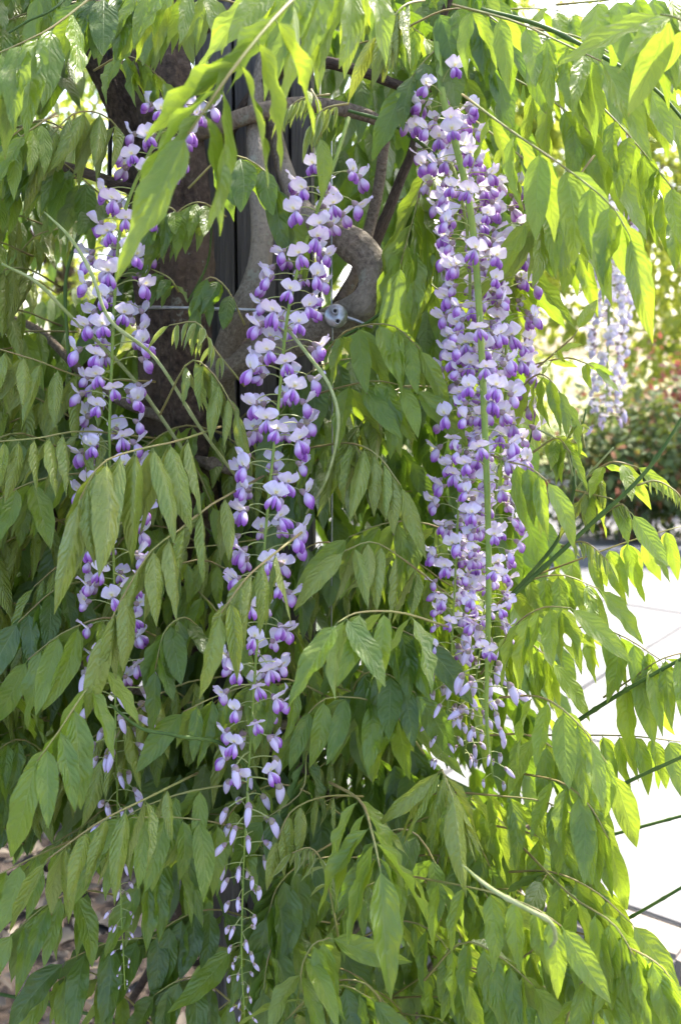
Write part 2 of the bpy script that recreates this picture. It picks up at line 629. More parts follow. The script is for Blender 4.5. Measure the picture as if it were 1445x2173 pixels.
def compound_leaf(pts, L, pairs=6, kind='mature', droop=0.75, spread=0.45, taper=0.25, t0=0.26, seed=None, thick=1.0, roll=0.0, term=0.6):
    """pts: world points of the rachis, base first; L: leaflet length in metres"""
    global N_LEAF
    N_LEAF += 1
    rs = random.Random(seed if seed is not None else N_LEAF * 13 + 5)
    path = catmull(pts, 10)
    base = path[0].copy()
    loc = [p - base for p in path]
    V, Fc, UV = tube_data(loc, [0.0013 * thick, 0.0009 * thick, 0.0006 * thick], 5)
    o = obj('compound_leaf', mesh_from('rachis', V, Fc, UV, [M['rachis']]), VINE, Matrix.Translation(base))
    for p, d, nn, sz in leaflet_dirs(loc, pairs, L, droop, rs, t0, taper, spread, roll, term):
        m3 = frame(d, nn) @ Matrix.Diagonal((sz * rs.uniform(0.74, 0.98), sz, sz))
        obj('leaflet', rs.choice(LEAF[kind]), o, Matrix.Translation(p) @ m3.to_4x4())
    return o


def px_leaf(pts, Lpx, pairs=6, kind='mature', **k):
    """rachis given as seen from where the photograph was taken: (x, y, distance) each"""
    d = sum(p[2] for p in pts) / len(pts)
    return compound_leaf([P(*p) for p in pts], Lpx * d / FPX, pairs, kind, **k)


def stuff_leaves(name, rows, mat, parent, low=(2, 5), width=0.36):
    """rows of (pos, dir, normal, length, rnd): joined small leaf blades"""
    variants = [leaflet_geo(width, 0.03, 0.25, b_, 0.9, nu=low[0], nv=low[1], seed=i, stalk=0) for i, b_ in enumerate((0.2, 0.45, 0.0, 0.6))]
    VA = [np.array([tuple(v) for v in g[0]]) for g in variants]
    FA = [np.array(g[1]) for g in variants]
    UA = [np.array(g[2]) for g in variants]
    Vs, Fs, Us, Rs = [], [], [], []
    off = 0
    for i, (p, d, nn, L, rn) in enumerate(rows):
        k = i % len(variants)
        m3 = np.array(frame(d, nn)) * L
        Vs.append(VA[k] @ m3.T + np.array(p))
        Fs.append(FA[k] + off)
        Us.append(UA[k])
        Rs.append(np.full(len(VA[k]), rn))
        off += len(VA[k])
    V = np.concatenate(Vs).astype(np.float32)
    Fc = np.concatenate(Fs).astype(np.int32)
    me = bpy.data.meshes.new(name)
    me.vertices.add(len(V))
    me.vertices.foreach_set('co', V.ravel())
    me.loops.add(Fc.size)
    me.loops.foreach_set('vertex_index', Fc.ravel())
    me.polygons.add(len(Fc))
    me.polygons.foreach_set('loop_start', np.arange(0, Fc.size, 4, dtype=np.int32))
    me.polygons.foreach_set('use_smooth', np.ones(len(Fc), dtype=bool))
    me.materials.append(mat)
    uvl = me.uv_layers.new(name='UVMap')
    uvl.data.foreach_set('uv', np.concatenate(Us).astype(np.float32)[Fc.ravel()].ravel())
    a = me.attributes.new('rnd', 'FLOAT', 'POINT')
    a.data.foreach_set('value', np.concatenate(Rs).astype(np.float32))
    me.update(calc_edges=True)
    me.validate()
    o = obj(name, me, parent)
    o['kind'] = 'stuff'
    return o


# ================================================================== SETTING
BEDZ = -0.28


def ground_mat():
    m, nt, out = newmat('soil')
    b = NB(nt)
    ob = b.n('ShaderNodeTexCoord').outputs['Object']
    n1, n2, n3 = b.noise(ob, 1.2, 4), b.noise(ob, 25, 5, 0.65), b.noise(ob, 0.15, 3)
    soil = b.ramp(n2, [(0.3, (0.02, 0.014, 0.010)), (0.6, (0.06, 0.042, 0.03)), (0.8, (0.12, 0.085, 0.06))])
    grass = b.ramp(n2, [(0.3, (0.10, 0.14, 0.03)), (0.7, (0.24, 0.26, 0.08))])
    pos = b.n('ShaderNodeSeparateXYZ')
    b.link(ob, pos.inputs[0])
    far = b.smooth(pos.outputs[1], 7.5, 9.5)
    col = b.mix(far, soil, b.mix(b.smooth(n3, 0.4, 0.65), grass, (0.36, 0.30, 0.19)))
    pr = b.n('ShaderNodeBsdfPrincipled')
    b.link(col, pr.inputs['Base Color'])
    pr.inputs['Roughness'].default_value = 0.95
    b.link(b.bump(b.math('ADD', n2, n1), 0.7, 0.03), pr.inputs['Normal'])
    b.link(pr.outputs[0], out.inputs[0])
    return m


V, Fc = [], []
gx = [-300, -40, -8] + [x * 0.25 for x in range(-16, 17)] + [8, 40, 300]
gy = [-60, -6] + [y * 0.25 for y in range(-2, 30)] + [9, 14, 40, 120, 600]
for yy in gy:
    for xx in gx:
        near = abs(xx) < 5 and -1 < yy < 8
        V.append((xx, yy, BEDZ + (random.uniform(-0.015, 0.02) if near else 0)))
for j in range(len(gy) - 1):
    for i in range(len(gx) - 1):
        a = j * len(gx) + i
        Fc.append((a, a + 1, a + len(gx) + 1, a + len(gx)))
g = obj('ground', mesh_from('ground', V, Fc, None, [ground_mat()]))
g['kind'] = 'structure'


def concrete(name, c1, c2, agg=0.4):
    m, nt, out = newmat(name)
    b = NB(nt)
    ob = b.n('ShaderNodeTexCoord').outputs['Object']
    n1 = b.noise(ob, 2.0, 5)
    v = b.n('ShaderNodeTexVoronoi')
    v.inputs['Scale'].default_value = 90
    b.link(ob, v.inputs['Vector'])
    sp = b.n('ShaderNodeSeparateColor')
    b.link(v.outputs['Color'], sp.inputs[0])
    col = b.mix(b.smooth(n1, 0.35, 0.7), c1, c2)
    col = b.mix(b.math('MULTIPLY', b.smooth(sp.outputs[0], 0.5, 1.0), agg), col, tuple(x * 0.6 for x in c2))
    stain = b.smooth(b.noise(ob, 5.5, 5, 0.7), 0.58, 0.75)
    col = b.mix(b.math('MULTIPLY', stain, 0.3), col, tuple(x * 0.5 for x in c1))
    pr = b.n('ShaderNodeBsdfPrincipled')
    b.link(col, pr.inputs['Base Color'])
    pr.inputs['Roughness'].default_value = 0.85
    b.link(b.bump(sp.outputs[1], 0.3, 0.003), pr.inputs['Normal'])
    b.link(pr.outputs[0], out.inputs[0])
    return m


M['paving'] = concrete('pale_paving', (0.145, 0.145, 0.146), (0.185, 0.185, 0.184))
M['kerb'] = concrete('kerb_concrete', (0.25, 0.215, 0.18), (0.34, 0.30, 0.255), 0.3)
M['joint'] = simple_mat('joint_sand', (0.15, 0.145, 0.135), 0.95, noise=((0.10, 0.095, 0.085), 20))

# the path lies right of the edge A-B and runs back to the hedge
A0 = PZ(1445, 2040, 0.0)
B0 = PZ(1040, 1890, 0.0)
ed = (B0 - A0).normalized()
en = Vector((ed.y, -ed.x, 0))            # towards the path
path_root = obj('path', mesh_from('path', [A0 + ed * a + en * b_ + Vector((0, 0, -0.02)) for a, b_ in ((-2.2, 0.13), (5.6, 0.13), (5.6, 9), (-2.2, 9))],
                                  [(0, 1, 2, 3)][::-1], None, [M['joint']], smooth=False))
path_root['kind'] = 'structure'
SL = 0.93
slab_me = [box_mesh('slab', 0.004, SL - 0.004, 0.004, SL - 0.004, -0.06, 0, M['paving'], 0.005) for _ in range(1)]
rotm = Matrix((ed, en, UP)).transposed().to_4x4()
for a in range(-2, 6):
    for c in range(0, 9):
        o = obj('slab', slab_me[0], path_root, Matrix.Translation(A0 + ed * (a * SL) + en * (0.14 + c * SL) + Vector((0, 0, random.uniform(-0.002, 0.002)))) @ rotm)
fore = obj('bounce_paving', mesh_from('bounce_paving', [(-5.2, -6.6, BEDZ + 0.03), (5.2, -6.6, BEDZ + 0.03), (5.2, 0.42, BEDZ + 0.03), (-5.2, 0.42, BEDZ + 0.03)], [(0, 1, 2, 3)], None, [M['joint']], smooth=False))
fore['kind'] = 'structure'  # unseen paving under and behind the camera, added to bounce light onto the plant
for a in range(-5, 6):
    for c in range(0, 7):
        obj('slab', slab_me[0], fore, Matrix.Translation((a * SL - 0.46, 0.4 - (c + 1) * SL, BEDZ + 0.05 + random.uniform(-0.002, 0.002))))
kerb = obj('kerb', None)
kerb['kind'] = 'structure'
kb = box_mesh('kerb_stone', 0.004, 0.99, 0, 0.13, BEDZ - 0.1, 0.004, M['kerb'], 0.012)
for a in range(-2, 6):
    obj('kerb_stone', kb, kerb, Matrix.Translation(A0 + ed * (a * 1.0)) @ rotm)


# ------------------------------------------------------------------ leaf litter
def litter_mat():
    m, nt, out = newmat('dry_leaf')
    b = NB(nt)
    at = b.n('ShaderNodeAttribute', attribute_name='rnd').outputs['Fac']
    col = b.ramp(at, [(0.0, (0.010, 0.008, 0.006)), (0.4, (0.026, 0.020, 0.013)), (0.75, (0.055, 0.042, 0.028)), (0.95, (0.14, 0.112, 0.078)), (1.0, (0.10, 0.05, 0.02))])
    pr = b.n('ShaderNodeBsdfPrincipled')
    b.link(col, pr.inputs['Base Color'])
    pr.inputs['Roughness'].default_value = 0.7
    b.link(pr.outputs[0], out.inputs[0])
    return m


M['litter'] = litter_mat()
rows = []
for i in range(5200):
    y = random.uniform(1.4, 5.2)
    x = random.uniform(-2.6, 0.75)
    if (Vector((x, y, 0)) - A0).dot(en) > -0.03:
        continue
    a = random.random() * 6.283
    d = Vector((math.cos(a), math.sin(a), random.uniform(-0.25, 0.4)))
    rows.append((Vector((x, y, BEDZ + random.uniform(0.012, 0.045))), d, UP + Vector((random.gauss(0, .7), random.gauss(0, .7), 0)), random.uniform(0.035, 0.095), random.random()))
lit = stuff_leaves('leaf_litter', rows, M['litter'], None, low=(2, 4), width=0.5)
thing(lit, 'dry brown fallen leaves covering the soil under the vine', 'leaf litter')
for i, (xy0, xy1) in enumerate((((60, 2120), (250, 2050)), ((20, 2150), (120, 2095)), ((330, 2060), (450, 2140)), ((10, 1830), (190, 1800)), ((260, 2100), (420, 2010)))):
    a_, b_ = PZ(*xy0, BEDZ + 0.05), PZ(*xy1, BEDZ + 0.07)
    mid = (a_ + b_) / 2 + Vector((0.01, 0.02, 0.015))
    tw = tube('fallen_twig', [a_, mid, b_], [0.005, 0.004, 0.002], M['bark_thin'], None, sides=6, n=10)
    thing(tw, ['pale thin twig lying on the leaf litter, far bottom left', 'short twig at the left edge of the leaf litter', 'dark twig on the litter beside the foot of the post',
               'long thin twig on the litter under the lower left leaves', 'thin twig on the litter left of the post foot'][i], 'twig')


# ------------------------------------------------------------------ background vegetation
def bush_leaf_mat(name, stops, trans, tfac=0.3, rough=0.8):
    m, nt, out = newmat(name)
    b = NB(nt)
    at = b.n('ShaderNodeAttribute', attribute_name='rnd').outputs['Fac']
    col = b.ramp(at, stops)
    pr = b.n('ShaderNodeBsdfPrincipled')
    b.link(col, pr.inputs['Base Color'])
    pr.inputs['Roughness'].default_value = rough
    tr = b.n('ShaderNodeBsdfTranslucent')
    tr.inputs[0].default_value = (*trans, 1)
    mx = b.n('ShaderNodeMixShader')
    mx.inputs[0].default_value = tfac
    b.link(pr.outputs[0], mx.inputs[1])
    b.link(tr.outputs[0], mx.inputs[2])
    b.link(mx.outputs[0], out.inputs[0])
    return m


M['hedge'] = bush_leaf_mat('hedge_leaf', [(0, (0.025, 0.052, 0.018)), (0.35, (0.055, 0.10, 0.030)), (0.7, (0.095, 0.145, 0.048)), (0.84, (0.15, 0.18, 0.08)), (0.9, (0.27, 0.12, 0.055)), (1, (0.34, 0.10, 0.05))], (0.17, 0.22, 0.035))
M['redbush'] = bush_leaf_mat('red_leaf', [(0, (0.08, 0.03, 0.03)), (0.5, (0.17, 0.06, 0.055)), (1, (0.28, 0.13, 0.10))], (0.35, 0.10, 0.07))
M['tree'] = bush_leaf_mat('tree_leaf', [(0, (0.08, 0.14, 0.02)), (0.5, (0.16, 0.23, 0.035)), (1, (0.27, 0.32, 0.06))], (0.50, 0.55, 0.07), 0.45)
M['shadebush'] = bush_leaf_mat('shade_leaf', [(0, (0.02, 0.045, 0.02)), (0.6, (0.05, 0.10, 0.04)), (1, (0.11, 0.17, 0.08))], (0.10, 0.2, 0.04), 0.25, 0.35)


def rvec():
    v = RNG.normal(size=3)
    return Vector(v / np.linalg.norm(v))


def bush(name, label, cat, centre, size, mat, n, L, clumps=14, stems=5, shell=0.55, group=None):
    root = obj(name, None, None, Matrix.Translation((centre[0], centre[1], centre[3])))
    thing(root, label, cat, group)
    c = Vector((0, 0, centre[2] - centre[3]))
    cl = []
    for i in range(clumps):
        v = rvec()
        cl.append((Vector((v.x * size[0], v.y * size[1], v.z * size[2])) * random.uniform(0.25, 0.8) + c, random.uniform(0.35, 0.6)))
    rows = []
    for i in range(n):
        cc, cr = random.choice(cl)
        v = rvec()
        r = random.uniform(shell, 1.0) ** 0.6 * cr
        p = cc + Vector((v.x * size[0], v.y * size[1], v.z * size[2])) * r
        if p.z < 0.02:
            continue
        d = (v + rvec() * 0.9 + Vector((0, 0, -0.3))).normalized()
        rows.append((p, d, v + UP * 0.8 + rvec() * 0.4, L * random.uniform(0.6, 1.25), random.random()))
    f = stuff_leaves('foliage', rows, mat, root, low=(2, 3), width=0.55)
    for i in range(stems):
        e = cl[i % len(cl)][0]
        b0 = Vector((random.uniform(-.2, .2) * size[0], random.uniform(-.2, .2) * size[1], 0))
        tube('stem', [b0, b0.lerp(e, 0.5) + Vector((0.02, 0, 0.03)), e], [0.02 * max(size), 0.012 * max(size), 0.005], M['bark_thin'], root, sides=6, n=10)
    return root


hy = 6.9
bush('hedge_shrub', 'rounded green shrub with scattered red leaves behind the path', 'shrub', (2.05, hy, 0.55, 0.0), (0.85, 0.55, 0.62), M['hedge'], 5200, 0.075, 26, 6)
bush('hedge_shrub', 'low green shrub at the right edge behind the path', 'shrub', (3.3, hy + 0.1, 0.5, 0.0), (0.8, 0.6, 0.62), M['hedge'], 4200, 0.075, 22, 6)
bush('red_shrub', 'dark red leaved shrub behind the green shrubs at the right edge', 'shrub', (3.0, 8.6, 0.75, 0.0), (0.9, 0.7, 0.75), M['redbush'], 3600, 0.07, 20, 5)
bush('hedge_shrub', 'green shrub mostly hidden behind the hanging racemes', 'shrub', (0.55, 7.6, 0.35, 0.0), (0.7, 0.5, 0.45), M['hedge'], 2200, 0.075, 16, 5)
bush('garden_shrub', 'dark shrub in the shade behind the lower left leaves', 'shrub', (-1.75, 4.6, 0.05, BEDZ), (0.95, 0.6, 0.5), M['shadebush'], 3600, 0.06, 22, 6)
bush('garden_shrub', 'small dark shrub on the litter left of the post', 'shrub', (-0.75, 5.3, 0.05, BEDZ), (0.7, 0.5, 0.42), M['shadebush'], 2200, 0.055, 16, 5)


def tree(label, x, y, h, rx, rz, n, L, lean=0.0):
    root = obj('garden_tree', None, None, Matrix.Translation((x, y, BEDZ)))
    thing(root, label, 'tree', 'sunlit trees in the far garden')
    top = Vector((lean, 0, h * 0.62))
    tr = tube('trunk', [(0, 0, -0.1), (lean * 0.3, 0.05, h * 0.25), top], [0.16, 0.12, 0.06], M['bark'], root, sides=10, n=12, lobes=3, lobe_amp=0.06)
    cl = []
    for i in range(34):
        v = rvec()
        p = Vector((v.x * rx, v.y * rx, v.z * rz)) * random.uniform(0.35, 0.95) + Vector((lean, 0, h - rz))
        cl.append((p, random.uniform(0.18, 0.34) * rx))
        if i < 9:
            tube('limb', [top * random.uniform(0.55, 1.0), top.lerp(p, 0.5) + Vector((0, 0, 0.15)), p], [0.05, 0.03, 0.01], M['bark'], root, sides=6, n=8)
    rows = []
    for i in range(n):
        cc, cr = cl[i % len(cl)]
        v = rvec()
        p = cc + v * cr * random.random() ** 0.5
        rows.append((p, (v + rvec() + Vector((0, 0, -0.5))), v + UP + rvec() * 0.5, L * random.uniform(0.6, 1.3), random.random()))
    stuff_leaves('crown', rows, M['tree'], root, low=(2, 2), width=0.6)


tree('bright yellow green tree behind the path, at the right edge', 4.6, 12.5, 6.0, 2.3, 2.7, 7500, 0.17)
tree('pale sunlit tree seen between the racemes and the right edge', 2.0, 14.5, 6.6, 2.2, 2.9, 6500, 0.18)
tree('sunlit tree behind the post', -0.6, 13.5, 5.2, 2.0, 2.2, 3400, 0.16)
tree('sunlit tree behind the upper left leaves', -3.2, 12.0, 5.2, 2.0, 2.3, 3800, 0.16)
tree('sunlit tree at the left edge', -6.0, 13.5, 5.6, 2.2, 2.4, 3400, 0.17)
tree('sunlit tree farther back beyond the right hand shrubs', 7.8, 17.0, 6.0, 2.6, 2.6, 3400, 0.2)
stone = obj('stone_edging', None)
stone['kind'] = 'structure'
sm = box_mesh('edging_stone', 0.004, 0.79, 0, 0.16, -0.02, 0.10, M['paving'], 0.012)
for k in range(8):
    obj('edging_stone', sm, stone, Matrix.Translation((0.2 + k * 0.8, 6.05 + random.uniform(-.004, .004), 0)))

# ================================================================== POST, CABLES
DP = 1.24
pl, pr_ = P(424, 620, DP), P(662, 620, DP)
pw = pr_.x - pl.x
post = obj('wooden_post', None, None, Matrix.Translation(((pl.x + pr_.x) / 2, pl.y + pw / 2, BEDZ)))
thing(post, 'square weathered grey timber post in the middle of the wisteria', 'post')


def post_mesh():
    # square section with drying cracks: the ring of points dips in narrow clefts
    ring = []
    half = pw / 2
    m = 64
    cracks = {}
    rr = random.Random(5)
    for s in range(4):
        for c in rr.sample(range(5, m - 5), 4):
            cracks[(s, c)] = rr.uniform(0.006, 0.02)
    pts = []
    for s in range(4):
        for i in range(m):
            t = i / m * 2 - 1
            x, y = [(t, -1), (1, t), (-t, 1), (-1, -t)][s]
            q = 0.93 if i == 0 else 1.0
            nx, ny = [(0, -1), (1, 0), (0, 1), (-1, 0)][s]
            pts.append((x * half * q, y * half * q, nx, ny, cracks.get((s, i), 0.0), rr.random() * 6))
    zs = [i * 0.06 for i in range(44)]
    V, Fc = [], []
    for z in zs:
        for (x, y, nx, ny, c, ph) in pts:
            dep = c * max(0, 0.35 + math.sin(z * 2.1 + ph) + 0.4 * math.sin(z * 7 + ph * 3)) * 0.8 + random.uniform(-0.0004, 0.0006)
            V.append((x - nx * dep + (random.uniform(-0.001, 0.001) if c else 0), y - ny * dep, z))
    n = len(pts)
    for j in range(len(zs) - 1):
        for i in range(n):
            Fc.append((j * n + i, j * n + (i + 1) % n, (j + 1) * n + (i + 1) % n, (j + 1) * n + i))
    Fc.append(tuple(range((len(zs) - 1) * n, len(zs) * n)))
    return mesh_from('post_shaft', V, Fc, None, [M['timber']], smooth=False)


obj('post_shaft', post_mesh(), post)

rod = tube('steel_rod', [P(240, 652, 1.08), P(450, 655, 1.09), P(700, 668, 1.075), P(790, 694, 1.07)], [0.0021, 0.0021], M['steel'], None, sides=10, n=12)
thing(rod, 'thin horizontal stainless steel rod running in front of the post', 'rod')
cc = P(713, 671, 1.068)
clamp = obj('cable_clamp', None, None, Matrix.Translation(cc))
thing(clamp, 'round steel cable clamp with two socket screws on the rod', 'clamp')


def lathe(name, prof, sides, mat, parent, loc=(0, 0, 0)):
    """profile (radius, depth) turned about the Y axis, facing -Y"""
    V, Fc = [], []
    for r_, y_ in prof:
        for k in range(sides):
            th = 2 * math.pi * k / sides
            V.append((r_ * math.cos(th), y_, r_ * math.sin(th)))
    for j in range(len(prof) - 1):
        for k in range(sides):
            Fc.append((j * sides + k, j * sides + (k + 1) % sides, (j + 1) * sides + (k + 1) % sides, (j + 1) * sides + k))
    Fc.append(tuple(range((len(prof) - 1) * sides, len(prof) * sides)))
    return obj(name, mesh_from(name, V, Fc, None, [mat], smooth=True), parent, Matrix.Translation(loc))


lathe('clamp_disc', [(0.0105, 0.011), (0.0125, 0.009), (0.0128, -0.004), (0.0116, -0.0062), (0.0, -0.0066)], 32, M['steel'], clamp)
for dx, dz in ((-0.001, 0.0052), (0.0018, -0.0055)):
    sc = lathe('socket_screw', [(0.0036, 0.002), (0.0036, -0.0018), (0.0032, -0.0023), (0.0021, -0.0023), (0.0020, -0.0004), (0.0, -0.0004)], 18, M['steel'], clamp, (dx, -0.0066, dz))
    lathe('hex_socket', [(0.0019, 0.0005), (0.0019, -0.0008), (0.0, -0.0009)], 6, M['hole_shade'], sc, (0, -0.0002, 0))
wr = tube('wire_rope', [P(704, 300, 1.09), P(704, 660, 1.082), P(706, 760, 1.085), P(703, 1400, 1.15)], [0.0008], M['wire'], None, sides=8, n=20)
thing(wr, 'thin vertical wire rope passing through the round clamp', 'wire')
wr = tube('wire_rope', [P(677, 150, 1.36), P(679, 900, 1.36)], [0.0028], M['black'], None, sides=8, n=8)
thing(wr, 'dark vertical cable just right of the post', 'cable')
wr = tube('black_cable', [P(228, -40, 1.25), P(231, 120, 1.25), P(236, 215, 1.26), P(232, 420, 1.3)], [0.0032], M['black'], None, sides=8, n=14)
thing(wr, 'black twisted cable hanging left of the old trunk near the top', 'cable')
wr = tube('wire_rope', [P(385, 1700, 1.45), P(383, 2100, 1.5)], [0.0022], M['wire'], None, sides=8, n=6)
thing(wr, 'thin grey wire left of the foot of the post', 'wire')

# ================================================================== THE VINE
VINE = obj('wisteria_vine', None)
thing(VINE, 'climbing wisteria with twisted trunks and dense hanging green leaves around the post', 'vine')


def stem(name, pts, rpx, mat, **k):
    d = sum(p[2] for p in pts) / len(pts)
    return tube(name, [P(*p) for p in pts], [r * d / FPX for r in rpx], mat, VINE, **k)


stem('trunk', [(540, 2600, 1.55), (520, 1800, 1.5), (455, 1300, 1.36), (405, 1000, 1.24), (392, 760, 1.19), (398, 560, 1.17), (384, 380, 1.16), (350, 200, 1.16), (330, 40, 1.18), (350, -160, 1.2)],
     [52, 50, 48, 46, 46, 50, 52, 56, 54, 50], M['bark'], sides=56, n=140, lobes=7, lobe_amp=0.075, twist=6, jit=0.03)
stem('trunk', [(600, 2500, 1.6), (560, 1800, 1.55), (440, 1400, 1.45), (345, 1080, 1.33), (345, 800, 1.26), (328, 600, 1.25), (310, 420, 1.26), (265, 230, 1.26), (200, 80, 1.27), (165, -80, 1.28)],
     [42, 42, 42, 44, 46, 40, 36, 34, 34, 34], M['bark'], sides=48, n=130, lobes=6, lobe_amp=0.08, twist=8, jit=0.03)
stem('trunk', [(-140, 2400, 1.75), (20, 1500, 1.55), (92, 1150, 1.42), (150, 850, 1.38), (240, 620, 1.36), (330, 480, 1.34)], [30, 28, 26, 24, 22, 20], M['bark'], sides=18, n=60, lobes=3, lobe_amp=0.1, twist=8, jit=0.03)
stem('trunk', [(520, 1500, 1.5), (500, 1000, 1.33), (470, 820, 1.20), (500, 690, 1.13), (540, 600, 1.12), (556, 520, 1.12), (548, 400, 1.13), (540, 250, 1.15), (560, 120, 1.17), (600, -60, 1.2)],
     [26, 26, 26, 25, 24, 23, 19, 17, 16, 15], M['bark_grey'], sides=20, n=90, lobes=2, lobe_amp=0.06, twist=6, jit=0.015)
stem('looped_branch', [(575, 60, 1.2), (570, 200, 1.19), (595, 330, 1.17), (632, 430, 1.14), (675, 482, 1.12), (730, 508, 1.10), (777, 545, 1.09), (797, 594, 1.085), (781, 640, 1.09), (736, 672, 1.11), (670, 702, 1.13), (590, 735, 1.14), (500, 765, 1.16), (430, 820, 1.2)],
     [14, 16, 19, 23, 28, 32, 34, 35, 35, 34, 36, 37, 34, 30], M['bark_grey'], sides=24, n=110, lobes=2, lobe_amp=0.035, twist=7, jit=0.02, knots=((0.42, 0.03, 0.10), (0.7, 0.04, 0.08)))
stem('branch', [(726, 640, 1.2), (762, 560, 1.19), (797, 430, 1.18), (812, 330, 1.17), (816, 275, 1.16), (790, 250, 1.15), (730, 232, 1.14), (650, 222, 1.14), (560, 235, 1.13), (470, 265, 1.14), (400, 290, 1.15)],
     [13, 13, 13, 12, 11, 14, 16, 17, 18, 17, 16], M['bark_thin'], sides=14, n=90, lobes=2, lobe_amp=0.06, twist=8, jit=0.02)
stem('branch', [(690, 700, 1.25), (752, 600, 1.24), (810, 480, 1.23), (850, 380, 1.23), (880, 300, 1.22), (900, 150, 1.2), (960, -20, 1.2)], [22, 20, 13, 11, 10, 9, 8], M['bark'], sides=14, n=60, lobes=2, lobe_amp=0.07, jit=0.02)
stem('branch', [(470, 300, 1.17), (560, 180, 1.16), (650, 130, 1.15), (760, 150, 1.14), (880, 190, 1.13), (960, 170, 1.13)], [14, 15, 14, 12, 10, 8], M['bark'], sides=12, n=50, lobes=2, lobe_amp=0.08, jit=0.03)
stem('branch', [(430, 60, 1.2), (520, 20, 1.2), (640, -40, 1.2)], [26, 24, 20], M['bark'], sides=14, n=24, lobes=3, lobe_amp=0.08, jit=0.03)
stem('branch', [(360, 960, 1.25), (450, 985, 1.2), (540, 1010, 1.22), (660, 1020, 1.3)], [13, 12, 11, 9], M['bark_thin'], sides=12, n=30, lobes=2, lobe_amp=0.1, jit=0.04, knots=((0.35, 0.05, 0.5),))
stem('branch', [(420, 1850, 1.38), (350, 2000, 1.5), (300, 2090, 1.6), (230, 2200, 1.7)], [12, 10, 9, 8], M['bark'], sides=10, n=20)
stem('branch', [(640, 2200, 1.4), (700, 1900, 1.36), (740, 1750, 1.34), (600, 1600, 1.3), (480, 1540, 1.28)], [14, 13, 12, 11, 10], M['bark_thin'], sides=10, n=40)
stem('branch', [(500, 1560, 1.25), (760, 1500, 1.3), (980, 1420, 1.3), (1180, 1270, 1.25)], [11, 9, 6, 2], M['bark_thin'], sides=10, n=40)
stem('branch', [(660, 2060, 1.3), (900, 1840, 1.25), (1110, 1760, 1.22), (1240, 1700, 1.2)], [11, 9, 6, 2], M['bark_thin'], sides=10, n=40)
stem('branch', [(400, 1500, 1.25), (230, 1440, 1.2), (90, 1350, 1.2), (-60, 1290, 1.2)], [10, 9, 6, 2], M['bark_thin'], sides=10, n=30)
stem('branch', [(380, 900, 1.2), (220, 830, 1.25), (80, 700, 1.3), (-40, 660, 1.3)], [11, 10, 9, 7], M['bark_thin'], sides=10, n=30)
stem('branch', [(330, 420, 1.2), (160, 360, 1.22), (60, 340, 1.25), (-60, 330, 1.3)], [12, 11, 10, 8], M['bark'], sides=10, n=30)
for k in range(7):
    x = 960 + k * 22
    stem('branch', [(700 + k * 25, 2260, 1.55), (x - 60 + k * 14, 2020, 1.45), (x + k * 22, 1850 - k * 20, 1.4)], [7, 6, 4], M['bark_thin'], sides=7, n=14)

